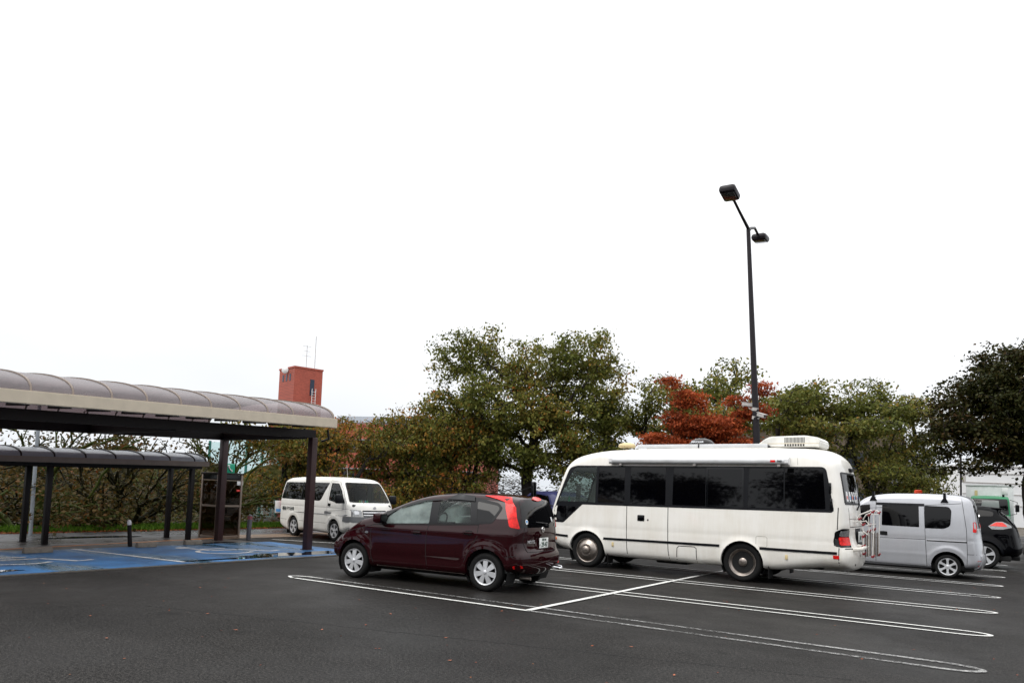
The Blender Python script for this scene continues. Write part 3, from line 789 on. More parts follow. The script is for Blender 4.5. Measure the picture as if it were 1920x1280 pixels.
    sh.decal('brake_lamp', 'x', 1, bl, .02, MAT['redclear'], root, thick=.02)
    q, n = sh.hit('x', 1, .02, 1.075, 0)
    w = MB(); w.lathe([(0, .05), (.03, .045), (.035, 0)], c=(q.x, .16, 1.03), axis='x', n=12)
    w.tube([(q.x+.045, .16, 1.03), (q.x+.045, .10, 1.07), (q.x+.03, -.30, 1.10)], [.013, .012, .007], 8)
    w.build('rear_wiper', MAT['trim'], root)
    q, n = sh.hit('x', 1, 0, .985, 0)
    badge = MB(); badge.lathe([(.032, 0), (.034, .008), (.042, .008), (.044, 0)], c=(q.x+.004, 0, .975), axis='x', n=24, close=True)
    badge.box((q.x, -.058, .966), (q.x+.016, .058, .984), bev=.003); badge.build('emblem', MAT['chrome'], root)
    q, n = sh.hit('x', 1, -.32, .80, 0)
    place_text('NOTE', .068, 'lettering', MAT['hub'], root, (q.x+.012, -.40, .785), (R(90), 0, R(90)-.12), 1.15, .001)
    rec = rounded([(-.26, .66), (.26, .66), (.28, .87), (-.28, .87)], .03)
    sh.decal('plate_recess', 'x', 1, rec, .004, P, root)
    sh.decal('plate_lamp_bar', 'x', 1, rounded([(-.30, .872), (.30, .872), (.30, .905), (-.30, .905)], .01), .02, P, root, thick=.025)
    q, n = sh.hit('x', 1, 0, .76, 0)
    pl = plate(root, q.x+.03, 0, .762, .33, .165)
    place_text('多摩 501', .048, 'plate_lettering', MAT['plate_ink'], pl, (.006, 0, .050), BACK_X, .9)
    place_text('29-47', .105, 'plate_lettering', MAT['plate_ink'], pl, (.006, .018, -.026), BACK_X, .92, .0015)
    place_text('さ', .035, 'plate_lettering', MAT['plate_ink'], pl, (.006, -.145, -.03), BACK_X)
    MB().box((q.x-.05, -.155, .69), (q.x+.03, .155, .70)).build('plate_bracket', MAT['trim'], root)
    st = sh.decal('round_sticker', 'x', 1, [(-.50+.035*math.cos(t), 1.10+.04*math.sin(t)) for t in np.linspace(0, 2*PI, 18, endpoint=False)], .005, MAT['white_pl'], root)
    sh.decal('sticker_mark', 'x', 1, [(-.50+.02*math.cos(t), 1.105+.022*math.sin(t)) for t in np.linspace(0, 2*PI, 14, endpoint=False)], .007, MAT['sticker_blue'], st, thick=.001)
    st = sh.decal('small_decal', 'x', 1, rounded([(.40, 1.10), (.47, 1.10), (.45, 1.17), (.38, 1.17)], .01), .005, MAT['white_pl'], root)
    for sg in (-1, 1):
        sh.decal('reflector', 'y', sg, rounded([(.47, .385), (.58, .395), (.58, .435), (.47, .425)], .01), .008, MAT['redlens'], root)
    # lower bumper lip, tow loop, exhaust, sill strips
    MB().tube([(.64, .30, .36), (.76, .32, .35), (.79, .36, .355), (.76, .41, .37), (.64, .42, .38)], .014, 8).build('tow_loop', MAT['chrome'], root)
    MB().tube([(.2, -.45, .22), (.62, -.45, .22)], .028, 12).build('exhaust_pipe', MAT['steel'], root)
    MB().box((.10, -.5, .20), (.45, .5, .32), bev=.04).box((-3.1, -.60, .17), (.3, .60, .30), bev=.03).box((-.12, -.7, .26), (.12, .7, .34)).build('underbody', MAT['under'], root)
    MB().tube([(-.1, .25, 1.53), (-.04, .25, 1.575), (.02, .25, 1.535)], .012, 6).tube([(-.05, .25, 1.56), (.22, .25, 1.66)], .004, 6).build('roof_aerial', MAT['trim'], root)
    for sg in (-1, 1):
        vs = [sh.hit('z', 1, x, sg*.50, .004)[0] for x in np.linspace(-1.0, .2, 14)]
        MB().tube(vs, .007, 6).build('roof_moulding', MAT['trim'], root)
    # cabin
    c = MB(); c.box((-2.3, -.72, .30), (.4, .72, .36)); c.box((-2.5, -.7, .36), (-2.05, .7, .92), bev=.05); c.box((.0, -.7, .36), (.35, .7, .98)); c.box((-2.45, -.66, .88), (-1.95, .66, .99), bev=.04)
    c.build('cabin_floor', MAT['cabin'], root)
    c = MB(); seat(c, -1.05, -.36, .42); seat(c, -1.05, .36, .42); c.build('front_seat', MAT['seat_pale'], root, 50)
    c = MB(); c.box((-.35, -.62, .42), (.15, .62, .58), bev=.05); c.box((-.02, -.62, .5), (.14, .62, 1.05), bev=.05)
    for y in (-.4, 0, .4): c.box((.0, y-.12, 1.07), (.1, y+.12, 1.22), bev=.03)
    c.build('rear_seat', MAT['seat_dark'], root, 50)
    s = MB(); t = np.linspace(0, 2*PI, 25); ct = Vector((-1.62, .36, .98))
    s.tube([ct+Vector((math.sin(a)*.07, math.cos(a)*.18, math.sin(a)*.17)) for a in t], .016, 8, False); s.bar(ct, ct+Vector((-.35, 0, -.12)), .05, .05); s.bar(ct+Vector((0, -.18, 0)), ct+Vector((0, .18, 0)), .03, .03)
    s.build('steering_wheel', MAT['cabin'], root)
    add_wheels(root, .30, .18, .195, 'hubcap', [(-2.6, -.735), (0, -.735), (-2.6, .735), (0, .735)], MAT['hub'])
    return root
build_hatch()

# ---- white motorhome -------------------------------------------------------
def build_motorhome():
    ox, oy, hw = -5.5, 15.60, 1.0
    root = thing('motorhome', 'long ivory white bus-based motorhome with black side windows, rolled awning and rooftop air conditioner', 'motorhome', (ox, oy, 0))
    W = lambda pts: [(p[0]-ox,)+tuple(p[1:]) for p in pts]
    P = MAT['cream']; A = [(-7.87-ox, .36, .445), (-4.465-ox, .375, .42)]
    side = catmull(W([(-8.62, .29), (-8.84, .40), (-8.93, .62), (-8.96, .9), (-8.95, 1.22), (-8.88, 1.45), (-8.70, 1.95), (-8.56, 2.25), (-8.36, 2.43), (-8.05, 2.53), (-7.5, 2.60), (-6.6, 2.64), (-5, 2.65), (-3.7, 2.64),
                      (-3.15, 2.61), (-2.90, 2.53), (-2.74, 2.36), (-2.68, 2.14), (-2.60, 1.7), (-2.55, 1.2), (-2.53, .9), (-2.47, .74), (-2.45, .55), (-2.53, .36), (-2.70, .30, 1), (-4, .27), (-7.4, .27)]))
    ex = lambda X, Z: bump_fn([(a, b, c-.02) for a, b, c in A], .02, .05, .03)(X, Z) - .006*np.exp(-((Z-.875)/.02)**2)
    sh = Shell(side, [(.22, .91), (.38, .965), (.6, .995), (1.0, 1.0), (1.4, .985), (1.9, .955), (2.25, .925), (2.45, .88), (2.7, .80)], [(-3.5, .90), (-3.0, .985), (-2.6, 1), (2.6, 1), (2.9, .985), (3.2, .93)],
               k=.15, nose=.15, tail=.15, crown=.05, h=.034, x_mid=-.2, extra=ex)
    fr = lambda pts: rect(sh, root, hw, W(pts))
    band = rounded(fr([(-8.77, .945, .03), (-8.80, 1.1), (-8.74, 1.36), (-8.33, 2.18, .10), (-8.15, 2.225), (-2.93, 2.24, .10), (-2.78, 1.405, .08), (-3.3, 1.40, .01), (-4.38, 1.392, .01), (-5.2, 1.385, .01), (-6.0, 1.378, .01), (-7.0, 1.37, .01), (-8.0, 1.365, .02), (-8.47, .945, .05)]), .03, 6)
    p1 = rounded(fr([(-8.62, 1.42), (-8.22, 2.18, .08), (-7.66, 2.19, .01), (-7.68, 1.42, .01)]), .04)
    body_holes = [('y', 0, p1)]
    ws = rounded([(-.80, 1.40), (.80, 1.40), (.74, 2.15), (-.74, 2.15)], .08)
    body_holes.append(('x', -1, ws))
    obj('body', sh.mesh('body', body_holes, A), P, root, 38)
    panes = [rounded(fr(q), .03) for q in ([(-7.62, 1.425), (-7.60, 2.185), (-6.98, 2.19), (-6.98, 1.43)], [(-6.85, 1.42), (-6.84, 2.2), (-6.05, 2.2), (-6.05, 1.42)], [(-5.90, 1.43), (-5.88, 2.19), (-5.20, 2.19), (-5.20, 1.43)],
             [(-5.15, 1.44), (-5.15, 2.185), (-4.47, 2.185), (-4.47, 1.44)], [(-4.36, 1.44), (-4.33, 2.20), (-3.68, 2.205), (-3.68, 1.45)], [(-3.66, 1.45), (-3.66, 2.205), (-2.98, 2.205), (-2.93, 1.46)])]
    low = rounded(fr([(-8.72, 1.0), (-8.70, 1.32), (-8.08, 1.31), (-8.47, .99)]), .04)
    for sg in (-1, 1):
        wf = sh.decal('window_band', 'y', sg, band, .004, MAT['trim'], root, [p1]+panes+[low])
        sh.decal('window', 'y', sg, p1, .001, MAT['hazed_t'], root)
        for q in panes+[low]: sh.decal('window', 'y', sg, q, .0015, MAT['tint'], root)
        if sg < 0:
            fl = MB()
            for ln in ([(-5.17, 1.43), (-5.17, 2.2)], [(-4.45, 1.43), (-4.45, 2.2)], [(-5.17, 2.19), (-4.45, 2.19)], [(-5.17, 1.44), (-4.45, 1.44)]): sh.ribbon(fl, 'y', sg, fr(ln), .035, .010)
            fl.build('fly_screen_frame', MAT['gloss_black'], root)
            lt = MB()
            for a, b, c, d in ((-2.89, -2.82, 1.75, 1.95), (-2.87, -2.80, 1.45, 1.66)): lt.box(*[(lambda q: (q[0][0]+e*.02, q[0][1]+f, q[0][2]+g))(sh.hit('y', sg, fr([((a+b)/2, (c+d)/2)])[0][0], (c+d)/2, 0)) for e, f, g in ((-1, -.025, -(d-c)/2), (1, .0, (d-c)/2))], bev=.008)
            lt.build('window_latch', MAT['gloss_black'], root)
        tr = MB()
        for ln in ([(-8.74, .66), (-8.34, .652)], [(-7.46, .652), (-4.90, .67)], [(-4.12, .67), (-2.735, .675)]): sh.ribbon(tr, 'y', sg, fr(ln), .045, .012)
        tr.build('rubbing_strip', MAT['trim'], root)
        sh.decal('side_reflector', 'y', sg, rounded(fr([(-2.80, .575), (-2.70, .575), (-2.70, .635), (-2.80, .635)]), .01), .01, MAT['redlens'], root)
        tl = rounded(fr([(-2.68, .80), (-2.68, 1.08), (-2.60, 1.12), (-2.35, 1.13), (-2.35, .79)]), .02)
    # tail lamp clusters on the rear face
    for sg in (-1, 1):
        fm = lambda pts: [(sg*a, b) for a, b in pts]
        o = sh.decal('tail_lamp', 'x', 1, rounded(fm([(.99, .80), (.985, 1.07), (.93, 1.12), (.66, 1.12), (.66, .78), (.95, .78)]), .03), .006, MAT['gloss_black'], root, thick=.03)
        sh.decal('red_lens', 'x', 1, rounded(fm([(.955, .815), (.955, .965), (.69, .965), (.69, .815)]), .02), .022, MAT['redlens'], o, thick=.02)
        sh.decal('clear_lens', 'x', 1, rounded(fm([(.945, .98), (.94, 1.075), (.69, 1.09), (.69, .98)]), .02), .022, MAT['clearlens'], o, thick=.02)
    seams = MB()
    for sg in (-1, 1):
        for ln in ([(-6.92, 1.40), (-6.915, .9), (-6.90, .5), (-6.85, .31)], [(-5.99, 1.38), (-5.985, .9), (-5.97, .5), (-5.91, .30)], [(-2.715, 1.5), (-2.73, 1.1)], [(-2.70, .77), (-2.69, .33)],
                   [(-8.33, .30), (-8.33, .50)], [(-4.97, 2.24), (-4.97, 2.23)]): sh.ribbon(seams, 'y', sg, fr(ln), .014 if sg < 0 else .01, .002)
        hatch = [(-5.77, .33), (-5.78, .56), (-5.74, .605), (-5.42, .61), (-5.375, .58), (-5.34, .31)]
        sh.ribbon(seams, 'y', sg, fr(hatch), .014, .002)
    seams.build('panel_gap', MAT['seam'], root, None)
    sm = MB()
    ff = fr([(-4.19, .72), (-4.19, .88), (-4.16, .90), (-4.01, .90), (-3.98, .87), (-3.98, .72), (-4.0, .70), (-4.16, .70), (-4.19, .72)]); sh.ribbon(sm, 'y', -1, ff, .006, .002)
    for xx in (-3.43, -7.35): sh.ribbon(sm, 'y', -1, fr([(xx, 2.27), (xx, 2.5)]), .006, .001)
    sm.build('fuel_flap_outline', plain('grey_gap', (.25, .24, .2), .8), root, None)
    # shut crease along the flank
    arch_lips(sh, A, .045, .012, P, root, -10, 190)
    wells(root, A, .93, width=.42)
    # door handle
    q, n = sh.hit('y', -1, fr([(-6.59, 1.13)])[0][0], 1.13, 0)
    h = MB().box((q.x-.08, q.y-.012, q.z-.065), (q.x+.08, q.y+.01, q.z+.065), bev=.015).build('door_handle', MAT['gloss_black'], root)
    MB().box((q.x-.055, q.y-.022, q.z+.01), (q.x+.055, q.y-.008, q.z+.035), bev=.006).build('grip', MAT['trim'], h)
    MB().lathe([(0, -.01), (.02, -.008), (.022, 0)], c=(q.x+.16, q.y, q.z-.03), n=14).build('door_lock', MAT['chrome'], root)
    for xx in (-7.23, -3.62):
        q, n = sh.hit('y', -1, fr([(xx, .55)])[0][0], .54, 0)
        MB().box((q.x-.025, q.y-.012, q.z-.045), (q.x+.025, q.y+.005, q.z+.045), bev=.01).build('side_socket', MAT['yellowed'], root)
    # rear: screen, bumper, plate, hinge lines, handle
    rwp = rounded([(-.80, 1.56), (-.75, 2.16), (.75, 2.16), (.80, 1.56)], .07)
    sh.decal('rear_window', 'x', 1, rwp, .008, MAT['trim'], root)
    rg = sh.decal('rear_glass', 'x', 1, rounded([(-.765, 1.595), (-.72, 2.125), (.72, 2.125), (.765, 1.595)], .06), .012, MAT['tint'], root)
    for i in range(6):
        a = -.70+i*.17
        c = sh.decal('window_sticker', 'x', 1, rounded([(a, 1.62), (a+.09, 1.62), (a+.09, 1.80), (a, 1.80)], .01), .015, MAT['white_pl'], rg, thick=.002)
        sh.decal('sticker_stripe', 'x', 1, rounded([(a+.02, 1.66), (a+.07, 1.66), (a+.07, 1.72), (a+.02, 1.72)], .005), .018, MAT['sticker_blue'] if i % 2 else MAT['redclear'], c, thick=.001)
    w = MB(); q, n = sh.hit('x', 1, -.1, 1.5, 0); w.tube([(q.x+.03, -.1, 1.47), (q.x+.05, -.02, 1.55), (q.x+.0, .1, 1.98)], [.016, .014, .008], 8); w.build('rear_wiper', MAT['trim'], root)
    q, n = sh.hit('x', 1, 0, 2.22, 0)
    MB().box((q.x-.02, -.13, 2.19), (q.x+.05, .13, 2.26), bev=.02).build('rear_camera', MAT['trim'], root)
    rs = MB(); sh.ribbon(rs, 'x', 1, [(-.62, 1.50), (-.62, 1.15), (.62, 1.15), (.62, 1.50)], .012, .002); sh.ribbon(rs, 'x', 1, [(-.9, .755), (.9, .755)], .016, .002); sh.ribbon(rs, 'x', 1, [(-.62, 1.30), (.62, 1.30)], .008, .002)
    rs.build('rear_panel_gap', MAT['seam'], root, None)
    rec = sh.decal('plate_recess', 'x', 1, rounded([(-.28, .80), (.28, .80), (.28, 1.12), (-.28, 1.12)], .02), .004, MAT['trim'], root)
    q, n = sh.hit('x', 1, 0, .95, 0)
    pl = plate(root, q.x+.03, 0, .96, .40, .20); place_text('88', .12, 'plate_lettering', MAT['plate_ink'], pl, (.006, 0, -.02), BACK_X)
    q, n = sh.hit('x', 1, -.5, .46, 0); MB().lathe([(0, .006), (.022, .006), (.024, 0)], c=(q.x, -.5, .46), axis='x', n=14).build('bumper_sensor', MAT['trim'], root)
    # bumper hinge arms
    MB().tube([(q.x-.02, -.62, .74), (q.x+.12, -.60, .76), (q.x+.14, -.30, .78), (q.x-.02, -.25, .80)], .035, 10).build('bumper_arm', MAT['cream'], root)
    # bicycle carrier
    rk = MB(); T = MAT['tube_white']; q0 = sh.hit('x', 1, 0, 1.2, 0)[0].x
    KX = .62
    for y in (-.42, .42):
        rk.tube([(q0-.02, y, 1.24), (q0+.14, y, 1.26), (q0+.22, y, 1.20), (q0+.24, y, 1.05), (q0+.24, y, .66)], .014, 8)
        rk.tube([(q0+.05, y, 1.28), (q0+.14, y, 1.38), (q0+.45, y, 1.47), (q0+.52, y, 1.44), (q0+.53, y, 1.30), (q0+.50, y, .62)], .014, 8)
        rk.tube([(q0+.36, y*.8, 1.42), (q0+.38, y*.8, 1.25), (q0+.38, y*.8, .62)], .013, 8)
        rk.tube([(q0+.24, y, 1.08), (q0+.36, y, 1.02), (q0+.42, y, 1.12)], .013, 8)
    for xx, zz in ((q0+.24, 1.05), (q0+.38, 1.2), (q0+.50, 1.40)): rk.tube([(xx, -.55, zz), (xx, .55, zz)], .013, 8)
    for i_, v in enumerate(rk.v): rk.v[i_] = (q0+(v[0]-q0)*KX, v[1]*.85, v[2])
    rack = rk.build('bicycle_carrier', T, root)
    rails = MB()
    for y in (-.30, .0, .34): rails.box((q0+.26, y-.03, .60), (q0+.30, y+.03, 1.08)); rails.box((q0+.46, y-.03, .60), (q0+.50, y+.03, 1.05))
    for i_, v in enumerate(rails.v): rails.v[i_] = (q0+(v[0]-q0)*KX, v[1]*.85, v[2])
    rails.build('wheel_rail', MAT['steel'], rack)
    for (x, y, z) in [(.24, -.42, 1.20), (.24, -.42, .98), (.24, -.42, .80), (.50, -.42, 1.44), (.38, -.34, 1.38), (.38, -.34, 1.08), (.26, -.42, .66), (.5, -.42, .62), (.14, -.42, 1.30),
                      (.24, .42, 1.18), (.50, .42, 1.42), (.38, .34, 1.1), (.5, .42, .62)]:
        c = MB().box((-.035, -.035, -.03), (.035, .035, .03), bev=.014).tube([(0, 0, 0), (.05, -.03, .04)], [.018, .022], 8).build('clamp', MAT['plastic_red'], rack)
        c.location = (q0+x*KX, y*.85, z); c.scale = (.72,)*3
    # awning
    a = fr([(-7.27, 2.34), (-3.60, 2.335)]); x0, x1 = a[0][0], a[1][0]
    aw = MB(); q, n = sh.hit('y', -1, 0, 2.34, 0); yb = q.y
    prof = [(yb+.02, 2.285), (yb-.10, 2.28), (yb-.135, 2.31), (yb-.14, 2.37), (yb-.11, 2.405), (yb+.0, 2.42), (yb+.05, 2.44)]
    aw.prism(prof, 'x', x0, x1); awn = aw.build('awning', MAT['awning'], root, 50)
    e = MB()
    for x in (x0, x1): e.prism([(yb+.02, 2.275), (yb-.105, 2.27), (yb-.145, 2.305), (yb-.15, 2.375), (yb-.115, 2.415), (yb, 2.43)], 'x', x-.035, x+.035)
    e.build('end_cap', MAT['white_pl'], awn)
    e = MB()
    for x in (-7.10, -5.45, -3.78): e.box((x-ox-.03, yb-.10, 2.235), (x-ox+.03, yb+.04, 2.28), bev=.01)
    e.build('awning_bracket', MAT['cam_grey'], awn)
    e = MB(); e.box((x1-.30, yb-.146, 2.32), (x1-.21, yb-.137, 2.36)); e.build('red_badge', MAT['redlens'], awn)
    place_text('F65', .05, 'lettering', MAT['letter_dark'], awn, (x1-.13, yb-.145, 2.34), FRONT, 1.2, .001)
    for x in (-5.45, -3.72): MB().tube([(x-ox-.05, -.86, 2.45), (x-ox, -.80, 2.55), (x-ox+.08, -.80, 2.55), (x-ox+.1, -.86, 2.45)], .012, 6).build('roof_hook', P, root)
    # roof furniture
    def top(x, y): return sh.hit('z', 1, x, y, 0)[0].z
    xa, xb = -6.85-ox, -4.10-ox
    for a_, b_ in ((xa, (-5.52-ox)), (-5.46-ox, xb)):
        zz = top(0, -.5)+.02
        MB().box((a_, -.62, zz), (b_, .62, zz+.035), bev=.004).build('solar_panel', MAT['win_dark'], root)
        MB().box((a_-.01, -.66, zz-.03), (b_+.01, -.625, zz+.05), bev=.004).build('panel_frame', MAT['awning'], root)
    dm = MB(); dm.lathe([(.0, .17), (.10, .165), (.20, .13), (.27, .06), (.28, 0)], c=(-5.62-ox, -.1, top(0, 0)+.05), axis='z', n=24)
    dome = dm.build('roof_vent', MAT['smoke'], root, 60)
    place_text('MAXXAIR', .055, 'lettering', MAT['white_flat'], dome, (-5.62-ox, -.372, top(0, 0)+.125), (R(62), 0, 0), 1.1, .001)
    ant = MB(); ant.lathe([(0, .10), (.08, .098), (.17, .075), (.20, .03), (.19, .0), (.15, -.015), (0, -.015)], axis='z', n=28)
    q = (fr([(-7.12, 2.5)])[0][0], -.58)
    an = ant.build('roof_antenna', MAT['yellowed'], root, 60); an.location = (q[0]+.05, q[1], top(*q)+.055); an.scale = (1, .8, 1)
    MB().tube([(q[0]+.05, q[1], top(*q)-.03), (q[0]+.05, q[1], top(*q)+.06)], .03, 10).build('antenna_foot', MAT['cam_grey'], root)
    zz = top(-3.5-ox, 0); ac = MB()
    sidep = [(-4.05, .0), (-4.08, .06), (-3.95, .16), (-3.82, .215), (-3.1, .23), (-2.86, .19), (-2.80, .12), (-2.82, .0)]
    Ps = [(p[0]-ox+.0, p[1]+zz+.015) for p in sidep]
    bm = bmesh.new(); n = len(Ps); va = [bm.verts.new((p[0], -.42, p[1])) for p in Ps]; vb = [bm.verts.new((p[0], .42, p[1])) for p in Ps]
    bm.faces.new(va); bm.faces.new(vb[::-1])
    for i in range(n): bm.faces.new([va[i], vb[i], vb[(i+1) % n], va[(i+1) % n]])
    bmesh.ops.recalc_face_normals(bm, faces=bm.faces); bmesh.ops.bevel(bm, geom=bm.edges[:], offset=.022, segments=2, affect='EDGES')
    me = bpy.data.meshes.new('air_conditioner'); bm.to_mesh(me); bm.free(); aco = obj('air_conditioner', me, MAT['ac'], root, 40); aco.location.x = -.16; aco.scale.x = .93
    g = MB()
    for i in range(15): g.box((-3.52-ox+i*.028, -.4235, zz+.10), (-3.52-ox+i*.028+.013, -.415, zz+.205))
    for i in range(8): g.box((-3.52-ox+i*.053, -.4235, zz+.035), (-3.52-ox+i*.053+.032, -.415, zz+.075))
    g.build('grille', MAT['seam'], aco); g = MB()
    for i in range(9): g.box((-2.858-ox, -.30+i*.07, zz+.05), (-2.845-ox, -.27+i*.07, zz+.15))
    MB().box((-4.05-ox, -.425, zz+.083), (-2.83-ox, .425, zz+.089)).build('shell_joint', MAT['yellowed'], aco)
    g.build('rear_grille', MAT['cam_grey'], aco)
    # nose: windscreen, mirrors, cabin
    sh.decal('windscreen_seal', 'x', -1, grow(ws, .06), .006, MAT['trim'], root, [grow(ws, -.06)])
    sh.decal('windscreen', 'x', -1, ws, .003, MAT['glass_v'], root)
    fx = sh.hit('x', -1, 0, 1.3, 0)[0].x
    for sg in (-1, 1):
        m = MB().box((fx-.36, min(sg*.98, sg*1.14), 1.45), (fx-.28, max(sg*.98, sg*1.14), 1.84), bev=.035).build('wing_mirror', MAT['gloss_black'], root)
        MB().tube([(fx+.10, sg*.86, 1.30), (fx-.22, sg*1.0, 1.36), (fx-.30, sg*1.03, 1.50)], .016, 8).build('mirror_arm', MAT['trim'], m)
    am = sh.hit('y', -1, fr([(-8.72, .6)])[0][0], .6, 0)[0]
    MB().lathe([(0, -.02), (.03, -.018), (.035, 0)], c=(am.x, am.y, .58), n=12).build('side_indicator', MAT['amber'], root)
    c = MB(); c.box((-3.25, -.86, .45), (-1.9, .86, .55)); c.box((-3.32, -.82, .6), (-2.95, .82, 1.33), bev=.1); c.box((-1.95, -.86, .5), (-1.9, .86, 2.3)); c.box((-3.1, -.3, .55), (-2.4, .3, 1.15), bev=.05)
    c.build('cabin_floor', MAT['cabin'], root)
    c = MB(); seat(c, -2.35, -.5, .85, .5); seat(c, -2.35, .5, .85, .5); c.build('cab_seat', MAT['seat_dark'], root, 50)
    s = MB(); t = np.linspace(0, 2*PI, 25); ct = Vector((-2.72, .5, 1.42))
    s.tube([ct+Vector((math.sin(a)*.16, math.cos(a)*.21, math.sin(a)*.13)) for a in t], .018, 8, False); s.bar(ct, ct+Vector((-.2, 0, -.3)), .06, .06); s.bar(ct+Vector((0, -.2, 0)), ct+Vector((0, .2, 0)), .03, .03)
    s.build('steering_wheel', MAT['cabin'], root)
    b = MB().lathe([(.032, 0), (.034, .10), (.022, .15), (.012, .20), (.013, .22), (0, .22)], c=(-3.05, -.62, 1.33), axis='z', n=14).build('green_bottle', plain('green_bottle_plastic', (.02, .45, .22), .2), root)
    MB().box((-2.97, -.70, 1.33), (-2.85, -.54, 1.37), bev=.01).box((-2.93, -.64, 1.37), (-2.90, -.60, 1.44), bev=.01).build('dashboard_tray', MAT['white_pl'], root)
    MB().box((-3.3, -.80, .34), (2.5, .80, .46), bev=.04).box((-.9, -.6, .20), (-.2, .2, .36), bev=.03).build('underbody', MAT['under'], root)
    MB().tube([(1.5, .3, .34), (2.6, .3, .33)], .04, 10).build('exhaust_pipe', MAT['steel'], root)
    MB().box((A[1][0]+.50, -.96, .10), (A[1][0]+.51, -.66, .34)).box((A[1][0]+.50, .66, .10), (A[1][0]+.51, .96, .34)).box((A[0][0]+.48, -.93, .12), (A[0][0]+.49, -.66, .34)).build('mud_flap', MAT['rubber'], root)
    add_wheels(root, .375, .22, .258, 'truckfront', [(A[0][0], -.865), (A[1][0], -.85), (A[0][0], .865), (A[1][0], .85)], MAT['steel'], ['truckfront', 'truckrear', 'truckfront', 'truckrear'], MAT['under'])
    return root
build_motorhome()

# ---- silver micro van -------------------------------------------------------
def build_microvan():
    ox, hw = -1.34, .74
    root = thing('micro_van', 'silver micro van with black roof-rack feet parked behind the motorhome', 'van', (ox, 19.55+hw, 0))
    W = lambda pts: [(p[0]-ox,)+tuple(p[1:]) for p in pts]
    P = MAT['silver']; A = [(0, .27, .335), (-2.40, .27, .335)]
    side = catmull(W([(-4.15, .24), (-4.26, .40), (-4.27, .70), (-4.15, .90), (-3.85, 1.02), (-3.6, 1.20), (-3.25, 1.62), (-3.05, 1.78), (-2.75, 1.86), (-2.0, 1.90), (-1.4, 1.895), (-1.0, 1.86), (-.88, 1.80), (-.82, 1.66), (-.74, 1.2), (-.70, .9), (-.66, .60), (-.65, .34), (-.75, .20, 1), (-2, .19), (-3, .19)]))
    def ex(X, Z): return bump_fn(A, .018, .05, .06)(X, Z) - .008*np.exp(-((Z-.86)/.02)**2) + .006*np.exp(-((Z-.50)/.03)**2)*(X < -.35)
    sh = Shell(side, [(.15, .70), (.35, .73), (.6, .74), (.95, .735), (1.1, .72), (1.4, .69), (1.65, .655), (1.8, .62), (1.95, .57)], [(-3.0, .85), (-2.7, .96), (-2.3, 1), (.3, 1), (.5, .975), (.75, .93)], k=.10, nose=.18, tail=.10, crown=.03, h=.03, x_mid=-1, extra=ex)
    fr = lambda pts: rect(sh, root, hw, W(pts))
    obj('body', sh.mesh('body', (), A), P, root, 38)
    w1 = rounded(fr([(-2.68, 1.125), (-2.67, 1.60), (-1.91, 1.60), (-1.90, 1.115)]), .02)
    w2 = rounded(fr([(-1.79, 1.10, .02), (-1.79, 1.615, .02), (-1.31, 1.605, .05), (-1.255, 1.52, .04), (-1.28, 1.17, .10), (-1.40, 1.105, .08)]), .04)
    w3 = rounded(fr([(-3.55, 1.12), (-3.3, 1.45), (-3.12, 1.58), (-2.93, 1.60), (-2.93, 1.12)]), .02)
    for sg in (-1, 1):
        for q in (w1, w2, w3): sh.decal('window', 'y', sg, q, .003, MAT['tint'], root)
        sh.decal('window_surround', 'y', sg, rounded(fr([(-2.80, 1.595), (-2.80, 1.655), (-1.80, 1.655), (-1.80, 1.595)]), .01), .004, MAT['trim'], root)
        sh.decal('quarter_light', 'y', sg, rounded(fr([(-2.905, 1.12), (-2.905, 1.6), (-2.74, 1.6), (-2.72, 1.12)]), .01), .002, P, root)
        q = rounded(fr([(-2.72, .905), (-2.72, .985), (-2.56, .985), (-2.56, .895)]), .02); sh.decal('door_handle', 'y', sg, q, .012, MAT['gloss_black'], root, thick=.015)
    s = MB()
    for sg in (-1, 1):
        for ln in ([(-2.80, 1.70), (-2.80, .25)], [(-1.80, 1.66), (-1.775, .8), (-1.745, .25)], [(-3.6, 1.70), (-1.07, 1.685)], [(-1.06, 1.80), (-1.04, 1.65), (-.97, 1.1), (-.955, .6), (-.96, .2)],
                   [(-2.80, .835), (-1.77, .845)], [(-3.1, .255), (-1.71, .235)], [(-.955, .56), (-.72, .57)]): sh.ribbon(s, 'y', sg, fr(ln), .009, .002)
        sh.ribbon(s, 'y', sg, fr([(-1.75, .825), (-.96, .825)]), .03, .002)
    s.build('panel_gap', MAT['seam'], root, None)
    s = MB()
    for sg in (-1, 1): sh.ribbon(s, 'y', sg, fr([(-1.74, .842), (-.98, .845)]), .016, .008)
    s.build('sliding_door_rail', MAT['hub'], root)
    arch_lips(sh, A, .05, .006, P, root); wells(root, A, .69)
    for sg in (-1, 1):
        for xm in (-2.86, -1.39):
            a = fr([(xm, 1.70)])[0]; q, n = sh.hit('y', sg, a[0], 1.72, 0)
            f = MB(); y = q.y
            o1, o2 = y+sg*.035, y-sg*.05
            f.prism([(a[0]-.08, 1.70), (a[0]+.08, 1.70), (a[0]+.065, 1.725), (a[0]+.03, 1.79), (a[0]+.024, 1.915), (a[0]-.024, 1.915), (a[0]-.03, 1.79), (a[0]-.065, 1.725)], 'y', min(o1, o2), max(o1, o2))
            f.build('rack_foot', MAT['trim'], root)
    tl = rounded([(.62, 1.05), (.70, 1.05), (.67, 1.28), (.60, 1.28)], .02)
    for sg in (-1, 1):
        sh.decal('tail_lamp', 'x', 1, [(sg*a, b) for a, b in tl], .006, MAT['redlens'], root)
        sh.decal('bumper_reflector', 'y', sg, rounded([(.58, .30), (.63, .30), (.63, .43), (.58, .43)], .01), .006, MAT['redclear'], root)
